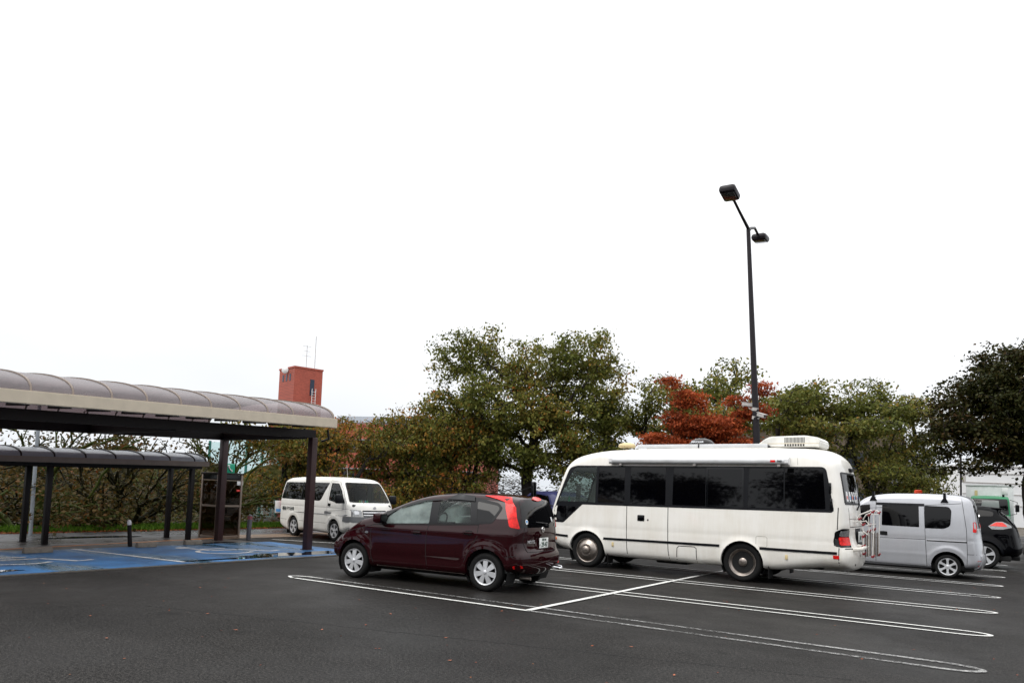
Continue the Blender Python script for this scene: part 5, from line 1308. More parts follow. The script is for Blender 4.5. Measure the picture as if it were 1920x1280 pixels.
def build_canopies():
    ribs = [12.26-.0, 11.77, 11.08, 10.39, 9.69, 9.01, 8.35, 7.66, 7.0, 6.33, 5.66, 4.98, 4.3, 3.62, 2.94, 2.26, 1.6, .9]
    root, rail, sk, arc = canopy('parking_canopy', 'large barrel-roofed canopy over the blue bays with smoked panels and beige gutter', -13.55, -18.55, .9, 12.28, 3.17, .50, .035, .215, MAT['poly1'], ribs,
           [(-14.38, 12.40), (-17.85, 12.33), (-14.38, 5.3), (-17.85, 2.0)], (MAT['beige_dk'], MAT['beige'], MAT['brown_metal'], MAT['brown_metal2']), .17, (.12, .20, 2.73), -14.38, -17.75)
    for y in (12.2, 8.75, 5.3, 1.9):
        q = MB(); q.box((-17.7, y-.06, 2.70+sk(y)), (-14.42, y+.06, 2.92+sk(y)), bev=.01); q.build('cross_beam', MAT['brown_metal'], root, 35)
    for y in ribs[1:]:
        z = 2.93+sk(y)
        for a_, b_ in (((-13.62, y, z+.05), (-14.4, y, z+.08)), ((-17.75, y, z+.08), (-18.5, y, z+.05))): MB().bar(a_, b_, .05, .08).build('rafter', MAT['brown_metal'], root, None)
    q = MB()
    for y in (12.2, 8.75, 5.3): q.bar((-16.05, y, 2.85+sk(y)), (-16.05, y, 3.6+sk(y)), .07, .07)
    q.build('king_post', MAT['brown_metal'], root, None)
    q = MB(); q.tube([(-14.0, 12.52, 2.94), (-13.98, 12.55, 2.72), (-14.2, 12.52, 2.66)], .028, 10); q.build('downpipe', MAT['brown_metal'], root)
    ribs2 = [11.53, 10.84, 10.15, 9.455, 8.76, 8.08, 7.40, 6.7, 6.0, 5.3, 4.6, 3.9]
    canopy('walkway_canopy', 'low narrow barrel-roofed walkway canopy with thin dark posts behind the blue bays', -17.92, -19.72, 3.2, 11.86, 2.09, .235, .027, .12, MAT['poly2'], ribs2,
           [(-18.35, 8.2), (-19.3, 8.15), (-18.35, 11.75), (-19.3, 11.72), (-18.35, 4.6), (-19.3, 4.6)], (MAT['brown_metal'], MAT['beige_dk'], MAT['brown_metal'], MAT['brown_metal']), .115, (.09, .12, 1.90), -18.35, -19.3)
build_canopies()

# ---- phone booth --------------------------------------------------------------
def build_booth():
    r = thing('phone_booth', 'bronze framed glass phone booth with a green handset sign on its roof', 'phone booth', (-18.95, 13.10, .008), 0)
    F = MAT['beige_dk']; w = .37; H = 1.80
    m = MB()
    for sx in (-1, 1):
        for sy in (-1, 1): m.box((sx*w-.03, sy*w-.03, 0), (sx*w+.03, sy*w+.03, H), bev=.006)
    for z in (0.02, .88, H-.18):
        for s_ in (-1, 1): m.box((-w+.03, s_*w-.02, z), (w-.03, s_*w+.02, z+.05)); m.box((s_*w-.02, -w+.03, z), (s_*w+.02, w-.03, z+.05))
    m.build('frame', F, r)
    MB().box((-w-.05, -w-.05, H), (w+.05, w+.05, H+.04), bev=.01).build('roof', MAT['brown_metal'], r)
    MB().box((w-.005, -w+.03, H-.16), (w+.02, w-.03, H-.005)).box((-w+.03, -w-.02, H-.16), (w-.03, -w+.005, H-.005)).build('fascia', MAT['gloss_black'], r)
    for i in range(2):
        g = MB(); (g.box((w-.006, -w+.03, .08), (w+.004, w-.03, .87)), g.box((w-.006, -w+.03, .94), (w+.004, w-.03, H-.19))) if i == 0 else (g.box((-w+.03, -w-.004, .08), (w-.03, -w+.006, .87)), g.box((-w+.03, -w-.004, .94), (w-.03, -w+.006, H-.19)))
        g.build('glass_panel', MAT['glass_b'], r)
    g = MB(); g.box((-w-.004, -w+.03, .08), (-w+.006, w-.03, H-.19)); g.box((-w+.03, w-.006, .08), (w-.03, w+.004, H-.19)); g.build('back_panel', MAT['glass_b'], r)
    MB().box((w+.006, .22, H-.30), (w+.012, .42, H-.17), bev=.002).build('notice', MAT['white_pl'], r)
    MB().box((w+.006, .22, H-.48), (w+.012, .34, H-.43), bev=.002).build('small_notice', MAT['redclear'], r)
    MB().box((-.42, -.2, .62), (-.1, .25, 1.25), bev=.03).box((-.40, -.35, .55), (.0, .38, .60)).build('telephone', plain('phone_grey_green', (.10, .12, .10), .4), r)
    s = MB().box((.10, -.05, H+.04), (.16, .28, H+.31), bev=.012).build('roof_sign', MAT['green_pl'], r)
    hs = MB(); hs.tube([(.172, .05, H+.25), (.176, .07, H+.20), (.176, .11, H+.14), (.172, .17, H+.11)], [.012, .018, .018, .012], 8); hs.tube([(.172, .04, H+.26), (.172, .08, H+.24)], .024, 8); hs.tube([(.172, .15, H+.125), (.172, .18, H+.09)], .024, 8); hs.build('handset_symbol', MAT['white_pl'], s)
build_booth()

# ---- poles ---------------------------------------------------------------------
def build_poles():
    base = Vector((-6.25, 22.35, 0)); topv = Vector((-6.674, 22.073, 9.77)); ax = (topv-base)
    r = thing('street_lamp', 'tall slim black lamp post with two box lamps behind the motorhome', 'street lamp', base)
    T = topv-base
    p = MB(); p.tube([Vector((0, 0, 0)), T*.35, T*.9, T], [.11, .10, .065, .06], 20); p.lathe([(.16, 0), (.16, .02), (.12, .03), (.11, .3)], axis='z', n=20); p.build('pole', MAT['pole_dark'], r)
    L1 = Vector((-6.602, 20.065, 10.152))-base; L2 = Vector((-6.86, 24.0, 10.12))-base
    dirn = Vector((L1.x-L2.x, L1.y-L2.y, 0)).normalized()
    for L, sg in ((L1, 1), (L2, -1)):
        u = dirn*sg
        a = MB(); j = T-ax.normalized()*.05
        if sg > 0: a.tube([j, T+Vector((0, 0, .02)), T.lerp(L, .5)+Vector((0, 0, .02)), L-u*.30], [.055, .05, .04, .038], 12)
        else: a.tube([j, j-dirn*.3+Vector((0, 0, .18)), j.lerp(L, .5)+Vector((0, 0, .22)), L-u*.28], [.05, .045, .04, .038], 12)
        a.build('lamp_arm', MAT['pole_dark'], r)
        h = MB(); h.box((-.34, -.235, -.11), (.34, .235, .11), bev=.09); me = h.mesh('lamp_head')
        hd = obj('lamp_head', me, MAT['pole_dark'], r, 40); hd.location = L; hd.rotation_euler = (0, R(-6) if sg > 0 else R(-6), math.atan2(u.y, u.x))
        MB().box((-.25, -.17, -.118), (.22, .17, -.108), bev=.004).build('lamp_glass', MAT['lampglass'], hd)
        MB().tube([(-.42, 0, 0), (-.30, 0, 0)], .045, 12).build('arm_socket', MAT['pole_dark'], hd)
    # cameras
    for k, (t, ang, dz) in enumerate(((.445, R(190), 0), (.42, R(-35), -.12))):
        q = ax*t; c = thing('security_camera', 'pale security camera on the black lamp post, %s one' % ('upper' if k == 0 else 'lower'), 'camera', base+q, ang, 'security cameras on the lamp post', scale=.8)
        c.rotation_euler = (0, R(-8) if k == 0 else R(16), ang)
        MB().box((.10, -.06, .02), (.50, .06, .15), bev=.015).box((.06, -.075, .15), (.56, .075, .165), bev=.005).build('housing', MAT['cam_grey'], c)
        MB().lathe([(0, .505), (.035, .505), (.04, .49)], c=(0, 0, .085), axis='x', n=16).build('lens', MAT['gloss_black'], c)
        MB().tube([(0, 0, -.06), (.2, 0, -.06), (.26, 0, .03)], .02, 8).tube([(0, 0, -.12), (0, 0, .0)], .125, 16).build('bracket', MAT['cam_grey'], c)
    g = MB(); g.tube([(0, 0, 0), (.0, -.02, 2.0), (.02, -.05, 4.2)], [.05, .045, .04], 14); o = g.build('grey_post', MAT['pole_grey']); o.location = (-21.5, 9.25, 0)
    tag(o, 'thin galvanised grey post on the verge behind the walkway canopy', 'post')
build_poles()

# ================================================================== TREES
def tree_arrays(seed, trunk, env, n_attr, leaves_per, leaf, spread=.30, droop=.35, step=.28, twig=.014, rmax=.22, flat=.34, kc=.28, curl=1.):
    """trunk: list of points; env: ellipsoids (x,y,z,rx,ry,rz,weight). A branch skeleton is grown out to points scattered in the envelope."""
    rg = np.random.default_rng(seed)
    A = []; wt = np.array([e[6]*e[3]*e[4]*e[5] for e in env]); wt = wt/wt.sum()
    for e, w in zip(env, wt):
        k = max(3, int(n_attr*w)); d = rg.normal(size=(k, 3)); d /= np.linalg.norm(d, axis=1, keepdims=True)
        rr = rg.uniform(.15, 1, (k, 1))**.45
        A.append(np.array(e[:3]) + d*rr*np.array(e[3:6]))
    A = np.concatenate(A)
    nodes = [np.array(trunk[0], float)]; par = [-1]
    for a, b in zip(trunk[:-1], trunk[1:]):
        a = np.array(a, float); b = np.array(b, float); k = max(1, int(np.linalg.norm(b-a)/step))
        for j in range(1, k+1): nodes.append(a+(b-a)*j/k + rg.normal(size=3)*.015); par.append(len(nodes)-2)
    nt = len(nodes); cost = [0.]*nt
    for i in range(1, nt): cost[i] = cost[par[i]] + step
    low = A[:, 2].min()
    o = np.argsort(np.linalg.norm(A-nodes[-1], axis=1)); NB = np.zeros((40000, 3)); NB[:nt] = nodes; CB = np.zeros(40000); CB[:nt] = cost; n = nt
    first = int(nt*.45)
    tips = []
    for ai in o:
        p = A[ai]; d = np.linalg.norm(NB[first:n]-p, axis=1); s = d + kc*CB[first:n]
        j = first+int(np.argmin(s)); L = np.linalg.norm(p-NB[j]); k = max(1, int(L/step)); q0 = NB[j].copy(); prev = j
        bend = rg.normal(size=3)*.06*L*curl; bend[2] = (abs(bend[2])*1.1 + .05*L)
        for m in range(1, k+1):
            if n >= 39990: break
            t = m/k; NB[n] = q0+(p-q0)*t + bend*math.sin(PI*t) + rg.normal(size=3)*.02; CB[n] = CB[prev]+L/k; par.append(prev); prev = n; n += 1
        tips.append(prev)
    par = np.array(par); N = NB[:n]
    rad = np.zeros(n); rad[:] = 0
    acc = np.zeros(n); ch = np.zeros(n, int)
    for i in range(n-1, 0, -1):
        v = max(acc[i], twig**2.25); rad[i] = v**(1/2.25); acc[par[i]] += v*(1.0); ch[par[i]] += 1
    rad[0] = acc[0]**(1/2.25); sc = min(1, rmax/rad[0]) if rad[0] > 0 else 1
    rad = twig*.8 + (rad-rad.min())*(rmax-twig)/(rad.max()-rad.min())
    rad[:3] *= np.array([1.35, 1.15, 1.05])
    # wood mesh: 5-sided sleeves
    S = 6; ang = np.arange(S)*2*PI/S; V = []; F = []
    D = N[1:]-N[par[1:]]; D /= np.linalg.norm(D, axis=1, keepdims=True)+1e-9
    ref = np.where(np.abs(D[:, 2:3]) > .9, np.array([[1., 0, 0]]), np.array([[0, 0, 1.]])); a = np.cross(D, ref); a /= np.linalg.norm(a, axis=1, keepdims=True); b = np.cross(D, a)
    m = len(D); ring = a[:, None, :]*np.cos(ang)[None, :, None] + b[:, None, :]*np.sin(ang)[None, :, None]
    r0 = np.minimum(rad[par[1:]], rad[1:]*1.35); base = N[par[1:]][:, None, :]-D[:, None, :]*(r0*.3)[:, None, None] + ring*r0[:, None, None]; tip = N[1:][:, None, :]+ring*rad[1:][:, None, None]
    WV = np.concatenate([base, tip], 1).reshape(-1, 3); k = np.arange(m)[:, None]*2*S; j = np.arange(S)[None]
    WF = np.stack([k+j, k+(j+1) % S, k+S+(j+1) % S, k+S+j], 2).reshape(-1, 4)
    # leaves: drooping diamonds around the tips and along the outer twigs
    tips = np.array(tips); src = np.concatenate([tips, tips, par[tips], par[par[tips]]]); src = src[src > 0]
    c = np.repeat(N[src], leaves_per, 0); cl = np.repeat(rg.uniform(0, 1, len(tips)), 1)
    clump = np.concatenate([cl, cl, cl, cl])[:len(src)] if len(src) == 4*len(tips) else rg.uniform(0, 1, len(src))
    c = c + rg.normal(size=c.shape)*np.array([spread, spread, spread*flat]); c[:, 2] -= np.abs(rg.normal(size=len(c)))*spread*droop
    nl = len(c); yaw = rg.uniform(0, 2*PI, nl); pit = rg.normal(-.55, .45, nl); dirv = np.stack([np.cos(yaw)*np.cos(pit), np.sin(yaw)*np.cos(pit), np.sin(pit)], 1)
    side = np.cross(dirv, np.array([0, 0, 1.])+rg.normal(size=(nl, 3))*.5); side /= np.linalg.norm(side, axis=1, keepdims=True)+1e-9
    sz = leaf*rg.uniform(.5, 1.45, (nl, 1)); up = np.cross(side, dirv)
    LV = np.stack([c, c+dirv*sz*.5+side*sz*.36+up*sz*.06, c+dirv*sz, c+dirv*sz*.5-side*sz*.36+up*sz*.06], 1)
    zone = .5+.28*np.sin(c[:, 0]*1.3+c[:, 2]*.9+seed)+.22*np.sin(c[:, 1]*1.7-c[:, 2]*1.6+seed*2)
    tint = np.clip(np.repeat(clump, leaves_per)*.34 + zone*.26 + rg.beta(1.5, 3.0, nl)*.56 - .03, 0, 1)
    return WV, WF, LV.reshape(-1, 3), np.repeat(tint, 4)
def fast_mesh(name, V, F, tint=None):
    me = bpy.data.meshes.new(name); nf, k = F.shape
    me.vertices.add(len(V)); me.vertices.foreach_set('co', np.asarray(V, np.float32).ravel())
    me.loops.add(nf*k); me.loops.foreach_set('vertex_index', np.asarray(F, np.int32).ravel())
    me.polygons.add(nf); me.polygons.foreach_set('loop_start', np.arange(0, nf*k, k, dtype=np.int32))
    me.update(calc_edges=True)
    if tint is not None:
        at = me.attributes.new('tint', 'FLOAT', 'POINT'); at.data.foreach_set('value', np.asarray(tint, np.float32))
    return me
def make_tree(name, label, leafmat, arr, group=None, cat='tree'):
    WV, WF, LV, T = arr; root = thing(name, label, cat, group=group)
    w = fast_mesh('trunk', WV, WF); w.shade_smooth(); obj('trunk', w, MAT['bark'], root)
    obj('crown', fast_mesh('crown', LV, np.arange(len(LV)).reshape(-1, 4), T), MAT[leafmat], root); return root
VIEW = R(34.27)   # trees below are described in the lateral / depth frame of the street side
def set_tree(o, loc, sc=(1, 1, 1), rz=0.):
    o.location = loc; o.scale = sc; o.rotation_euler = (0, 0, VIEW+rz)
def dup_tree(src, label, loc, sc, rz, mat=None):
    c = copy_tree(src); c['label'] = label; set_tree(c, loc, sc, rz)
    if mat:
        for ch in c.children:
            if ch.name.startswith('crown'):
                ch.material_slots[0].link = 'OBJECT'; ch.material_slots[0].material = MAT[mat]
    return c
GT = 'trees around the car park'
def cp(px_a, d, z=0.):   # lateral / depth on the street frame -> world
    th = .9728; return Vector((px_a*math.sin(th)-d*math.cos(th), px_a*math.cos(th)+d*math.sin(th), z))
def build_trees():
    # the big cherry above the gap between hatchback and motorhome
    env = [(-3.1, 0, 6.9, 1.5, 1.4, 1.1, 1.1), (-2.0, .3, 7.4, 1.3, 1.3, .8, 1), (2.3, 0, 7.2, 1.5, 1.6, 1.15, 1), (.4, .2, 6.6, 2.4, 2.0, 1.1, 1), (3.4, .2, 5.9, 1.2, 1.8, 1.4, 1), (-1.2, -1, 5.0, 2.8, 2.4, 1.1, 1), (2.4, 0, 4.5, 2.2, 2.4, 1.5, 1),
           (-3.9, 0, 4.9, 1.5, 1.5, .45, 1.4), (-3.2, 0, 3.9, 2.2, 2.0, .9, 1), (.0, -1, 3.6, 2.8, 2.2, 1.0, .9), (3.0, -.5, 2.9, 1.9, 1.8, .9, 1.1), (-2.6, -.5, 2.6, 1.8, 1.6, .7, 1), (.8, -1.2, 2.4, 1.6, 1.2, .6, .8), (-3.8, 0, 6.0, .6, .8, .9, .8)]
    big = make_tree('cherry_tree', 'tallest broad green cherry tree with two high lobes, between maroon hatchback and motorhome', 'leaf_green',
                    tree_arrays(3, [(0, 0, 0), (.05, 0, 1.2), (-.05, .05, 2.2), (.2, 0, 3.2), (.3, .1, 4.4)], env, 900, 17, .125, .22, .45, rmax=.28, twig=.017), GT)
    set_tree(big, (-18.0, 27.7, -.02), (1, 1, 1.12))
    # three spreading cherries of medium size, reused
    def spread_env(rs, w=3.6, h0=.9, h1=4.6):
        e = []
        for i in range(9):
            a = rs.uniform(0, 2*PI); r = rs.uniform(.3, .75)*w; z = rs.uniform(h0+.6, h1-.5)
            e.append((r*math.cos(a), r*math.sin(a), z, rs.uniform(1.0, 1.7), rs.uniform(1.0, 1.7), rs.uniform(.35, .75), 1))
        e += [(0, 0, h1-.7, 1.8, 1.8, .7, 1)]
        return e
    proto = []; bare = []
    for i, (seed, mat, na, lp, trunk) in enumerate([(11, 'leaf_autumn', 270, 9, [(0, 0, 0), (.1, 0, .7), (.25, .1, 1.3)]), (23, 'leaf_autumn', 260, 9, [(0, 0, 0), (-.1, .1, .6), (-.2, 0, 1.2), (-.3, 0, 1.7)]),
                                                    (37, 'leaf_green', 330, 11, [(0, 0, 0), (0, .1, .9), (.15, 0, 1.8)])]):
        rs = random.Random(seed)
        proto.append(tree_arrays(seed, trunk, spread_env(rs), na, lp, .13, .22, .45, rmax=.18, twig=.016))
    for seed in (61, 77):
        rs = random.Random(seed); bare.append(tree_arrays(seed, [(0, 0, 0), (.15, 0, .5), (.3, .1, .9)], spread_env(rs, 4.2, .6, 4.3), 210, 4, .115, .24, .5, rmax=.18, twig=.022, kc=.72, curl=.6))
    used = {}
    def put(i, label, loc, sc, rz, mat):
        if i not in used:
            o = make_tree('cherry_tree', label, ['leaf_autumn', 'leaf_autumn', 'leaf_green', 'leaf_brown', 'leaf_brown', 'leaf_green', 'leaf_green'][i], (proto+bare)[i], GT); used[i] = o; set_tree(o, loc, sc, rz)
            if mat: o.children[1].material_slots[0].link = 'OBJECT'; o.children[1].material_slots[0].material = MAT[mat]
            return o
        return dup_tree(used[i], label, loc, sc, rz, mat)
    # middle-left, before the red building
    put(0, 'orange and green cherry tree right behind the roof of the white van', (-22.4, 20.8, -.1), (.85, .85, 1.0), .4, None)
    put(1, 'autumn cherry tree with the red building showing through, left of the tallest cherry', (-22.2, 24.4, -.1), (.95, .95, 1.18), 1.9, None)
    put(0, 'orange-tinged cherry tree touching the left side of the tallest cherry', (-20.4, 26.3, 0), (.9, .9, 1.22), 3.5, None)
    put(1, 'cherry tree between the canopy corner post and the red tower', (-22.9, 18.6, -.3), (.85, .85, 1.05), 4.6, None)
    put(2, 'slim green cherry tree behind the maroon hatchback, before the red building', (-24.5, 28.6, -.1), (.9, .9, 1.15), .9, 'leaf_autumn')
    put(4, 'brownish cherry tree right of the phone booth with thick low limbs', (-23.4, 15.9, -.45), (.9, .9, .98), .3, 'leaf_autumn')
    put(3, 'dark brownish cherry tree seen under the walkway canopy, third from the left edge', (-24.0, 13.0, -.8), (.95, .95, .95), 2.2, 'leaf_brown')
    put(4, 'dark brownish cherry tree seen under the walkway canopy, second from the left edge', (-24.2, 10.2, -.8), (.95, .95, .95), 5.5, 'leaf_brown')
    put(3, 'dark brownish cherry tree seen under the walkway canopy at the left edge', (-24.4, 7.4, -.8), (.95, .95, .95), 1.1, 'leaf_brown')
    put(4, 'dark cherry tree behind the gap between the two canopies at the left edge', (-28.0, 9.0, -1.5), (1.1, 1.1, .98), 4.0, 'leaf_brown')
    put(3, 'dark tree low behind the verge, below the netting', (-28.5, 13.5, -1.6), (1.2, 1.2, .95), .2, 'leaf_brown')
    put(4, 'far dark tree low behind the grey post', (-29.5, 17.5, -1.6), (1.2, 1.2, 1.0), 3.0, 'leaf_brown')
    # behind the motorhome
    def vase(rs):
        e = []
        for k in range(10):
            a = 2*PI*k/10+rs.uniform(-.25, .25); q = rs.choice([1.3, 2.3, 3.0]); e.append((q*math.cos(a), q*math.sin(a), 5.6-q*.38+rs.uniform(-.5, .5), rs.uniform(.8, 1.25), rs.uniform(.8, 1.25), rs.uniform(.28, .45), 1))
        return e + [(0, 0, 6.1, 1.0, 1.0, .4, 1), (-2.9, 0, 3.4, .9, .9, .4, .7), (2.8, .5, 3.5, .9, .9, .4, .7), (.5, -2, 4.0, 1.1, .9, .35, .5)]
    for seed in (91, 105):
        rs = random.Random(seed); bare.append(tree_arrays(seed, [(0, 0, 0), (.1, 0, .7), (-.05, 0, 1.5)], vase(rs), 330, 9, .125, .22, .45, rmax=.17, twig=.017, kc=.5))
    put(5, 'cherry tree immediately right of the tallest cherry, behind the motorhome front', cp(7.0, 34.5), (1.08, 1.08, 1.14), .5, None)
    put(6, 'thin-topped cherry tree directly behind the black lamp post', cp(11.3, 37.5), (1.25, 1.25, 1.36), 2.6, None)
    put(5, 'open green cherry tree above the rooftop air conditioner', cp(15.3, 36.5), (1.12, 1.12, 1.2), 2.9, None)
    put(6, 'open green cherry tree above the rear corner of the motorhome', cp(18.5, 38.5), (1.2, 1.2, 1.28), .7, None)
    put(0, 'dense low cherry tree above the silver micro van', cp(17.4, 35), (.78, .78, .88), 4.4, 'leaf_green')
    put(1, 'cherry tree behind the roof of the silver micro van, left of the dark tree', cp(20.0, 37.5), (.8, .8, 1.25), 3.3, 'leaf_green')
    # red maple
    rs = random.Random(5)
    env = [(-1.1, 0, 4.3, .55, .6, .35, 1.2), (-.6, 0, 5.0, .6, .5, .32, 1.2), (-1.45, 0, 5.55, .35, .35, .3, 1.2), (-1.7, 0, 3.4, 1.0, .9, .35, 1), (-1.1, 0, 2.6, 1.2, 1.0, .35, 1), (.3, 0, 4.0, 1.4, 1.0, .42, 1), (-.8, 0, 3.1, 1.3, 1.0, .4, 1), (1.2, 0, 3.3, 1.3, 1, .4, 1), (2.2, 0, 2.5, 1.2, 1, .35, 1),
           (.4, 0, 2.7, 1.2, 1, .4, 1), (2.0, 0, 4.6, .7, .5, .3, 1), (2.4, 0, 5.4, .4, .4, .3, 1), (1.5, 0, 5.0, .6, .5, .2, 1)]
    mp = make_tree('maple_tree', 'vivid rust red maple rising over the motorhome roof beside the lamp post', 'leaf_maple', tree_arrays(41, [(0, 0, 0), (.1, 0, .9), (.3, 0, 1.7)], env, 560, 24, .10, .20, .15, rmax=.11, step=.22, flat=.22), GT)
    set_tree(mp, (-10.75, 29.75, 0), (1.0, 1, 1.16))
    # dark zelkova at the right edge
    env = [(0, 0, 6.4, 2.6, 2.4, 1.6, 1), (-2.0, 0, 5.4, 1.9, 2.0, 1.3, 1), (1.9, 0, 6.6, 2.2, 2.2, 1.5, 1), (-1.0, 0, 7.2, 1.0, 1, .8, 1), (.9, 0, 7.9, 1.4, 1.2, .6, 1), (-3.0, 0, 4.3, 1.1, 1.2, .7, 1), (-.8, -.5, 4.3, 2.0, 2.0, .9, 1), (2.6, 0, 4.4, 1.8, 2, 1.3, 1), (-2.0, 0, 3.3, 1.2, 1.2, .4, .8), (-.5, -1, 2.8, .9, .9, .3, .6), (2.3, -1, 3, 1.5, 1.5, .8, 1), (1.9, -.5, 1.7, 1.3, 1.2, .9, .8), (-3.3, 0, 3.2, .9, 1.1, .4, .7)]
    z = make_tree('zelkova_tree', 'large dense dark brown-green tree at the right edge over the lorry', 'leaf_dark', tree_arrays(52, [(.2, 0, 0), (.15, 0, 1.3), (0, 0, 2.2), (.1, 0, 3.4)], env, 1100, 17, .125, .22, .2, rmax=.40, twig=.014), GT)
    set_tree(z, (.45, 33.8, 0), (1, 1, 1.0))
    # trees across the car park behind the viewer; they show as dark shapes in the windows
    for i, (x, y, s) in enumerate([(-36, -17, 1.7), (-27, -20, 1.9), (-19, -18, 1.8), (-11, -20, 2.0), (-3, -19, 1.8), (5, -21, 2.0), (13, -18, 1.8), (22, -20, 2.0), (36, 4, 1.9), (34, 16, 1.8)]):
        dup_tree(used[i % 3], 'tree across the car park, behind the photographer, %s' % ['far left', 'left', 'left of the middle', 'in the middle', 'just right of the middle', 'right', 'far right', 'at the far right corner', 'on the right side', 'deep on the right side'][i], (x, y, -.2), (s, s, s*1.15), i*1.3, 'leaf_dark')
build_trees()

def scatter_quads(name, label, cat, mat, pts, size, seed, up=.9, kind='stuff', flat=False, droop=0.):
    rg = np.random.default_rng(seed); c = np.asarray(pts, float); n = len(c); yaw = rg.uniform(0, 2*PI, n)
    if flat:
        pit = rg.normal(0, .15, n)
    else: pit = np.clip(rg.normal(1.15, .3, n), .3, 1.5)
    d = np.stack([np.cos(yaw)*np.cos(pit), np.sin(yaw)*np.cos(pit), np.sin(pit)], 1); s = np.cross(d, np.array([0, 0, 1.])+rg.normal(size=(n, 3))*.2); s /= np.linalg.norm(s, axis=1, keepdims=True)
    sz = size*rg.uniform(.6, 1.3, (n, 1)); w = .36 if flat else .10
    V = np.stack([c, c+d*sz*.5+s*sz*w, c+d*sz, c+d*sz*.5-s*sz*w], 1).reshape(-1, 3)
    o = obj(name, fast_mesh(name, V, np.arange(4*n).reshape(-1, 4), np.repeat(rg.uniform(0, 1, n), 4)), mat); return tag(o, label, cat, kind=kind)
def build_ridge():
    rg = np.random.default_rng(4); V = []; na, nd = 60, 10
    for j in range(nd):
        for i in range(na):
            a = -75+i*.95; d = 52+j*2.4; h = -2.2+ (5.4+.9*math.sin(a*.31)+.6*math.sin(a*.83+1))*math.sin(PI*min(1, (j+.3)/nd)*.62) + rg.normal()*.35
            p = cp(a, d, h); V.append((p.x, p.y, p.z))
    F = [(j*na+i, j*na+i+1, (j+1)*na+i+1, (j+1)*na+i) for j in range(nd-1) for i in range(na-1)]
    me = bpy.data.meshes.new('wooded_hill'); me.from_pydata(V, [], F)
    m, nt, b = new_mat('wooded_hill'); n = noise(nt, 1.3, 8, .75); r = ramp(nt, n.outputs[0], [(.35, (.008, .010, .004)), (.5, (.035, .036, .012)), (.62, (.075, .055, .02)), (.75, (.11, .085, .03))])
    nt.links.new(r.outputs[0], b.inputs['Base Color']); b.inputs['Roughness'].default_value = 1; b.inputs['Specular IOR Level'].default_value = 0; bump(nt, b, n.outputs[0], 1., .5)
    obj('wooded_hill', me, m)['kind'] = 'structure'
build_ridge()
def build_verge():
    rg = np.random.default_rng(9); n = 26000
    x = rg.uniform(-24.6, -22.35, n); y = rg.uniform(4, 26, n)
    z = np.where(x > -24, -.02, -.02-1.6*((-24-np.minimum(x, -24))/9)**1.3)
    scatter_quads('grass', 'bright green grass verge along the far side of the path', 'grass', MAT['grass'], np.stack([x, y, z], 1), .17, 1)
    n = 5200; x = -22.32+np.abs(rg.normal(0, .16, n))*np.where(rg.uniform(size=n) < .7, -1, .9); y = rg.uniform(3, 26, n)
    scatter_quads('leaf_litter', 'fallen orange leaves heaped along the edge of the path', 'fallen leaves', MAT['litter'], np.stack([x, y, rg.uniform(0, .035, n)], 1), .075, 2, flat=True)
    # scattered bits all over the asphalt
    n = 420; x = rg.uniform(-19, 2, n); y = rg.uniform(2.2, 24, n)
    scatter_quads('asphalt_debris', 'tiny bits of leaf and grit scattered over the wet asphalt', 'debris', MAT['litter'], np.stack([x, y, np.full(n, .006)], 1), .028, 6, flat=True)
    # undergrowth on the slope
    n = 24000; y = rg.uniform(-2, 40, n); x = -26.8-np.abs(rg.normal(0, 2.2, n)); zg = -.02-1.6*np.minimum(1, (-24-x)/9)**1.3
    hgt = 1.45+.4*np.sin(y*1.1)+.3*np.sin(y*2.7+1); z = zg+rg.uniform(0, 1, n)*(hgt+.9)
    P = np.stack([x, y, z], 1); o = scatter_quads('undergrowth', 'dark leafy undergrowth on the slope behind the verge trees', 'undergrowth', MAT['leaf_under'], P, .15, 3, flat=True)
    n = 52000; x = rg.uniform(-28, -4.2, n); y = 38.5+(x+10)*.55+rg.uniform(0, 2.2, n); z = rg.uniform(0, 1, n)**1.2*(2.2+.4*np.sin(x*1.3)+.3*np.sin(x*3.1))
    scatter_quads('hedge', 'dark hedge along the far edge of the car park behind the cherry trees', 'hedge', MAT['leaf_dark'], np.stack([x, y, z], 1), .17, 4, flat=True)
    # single leaves on the near asphalt
    me = bpy.data.meshes.new('fallen_leaf')
    me.from_pydata([(0, 0, 0), (.02, .016, .004), (.045, .018, .003), (.075, 0, .008), (.045, -.018, .002), (.02, -.016, .005), (.035, 0, .001)], [], [(0, 6, 2, 1), (6, 3, 2), (0, 5, 4, 6), (6, 4, 3)])
    me.materials.append(plain('orange_leaf', (.34, .09, .03), .6, vscale=40, var=.4)); me.shade_smooth()
    for i, (x, y, rz) in enumerate([(-7.55, 7.46, 0), (-7.9, 5.35, 1), (-6.2, 5.6, 2), (-9.9, 6.6, 3), (-6.8, 5.0, 4), (-8.6, 4.4, 5), (-5.0, 6.2, .5), (-5.6, 8.1, 1.5), (-10.9, 5.2, 2.5), (-3.3, 7.2, 3.5), (-9.0, 3.6, 4.5), (-7.3, 3.9, 5.5), (-4.3, 5.4, .8), (-2.5, 6.3, 1.8), (-6.4, 6.9, 2.8)]):
        o = bpy.data.objects.new('fallen_leaf', me); COL.objects.link(o); o.location = (x, y, .006); o.rotation_euler = (0, 0, rz); o.scale = (.62,)*3
        tag(o, 'single small orange leaf lying on the open asphalt in the foreground', 'leaf', 'orange leaves on the near asphalt')
build_verge()

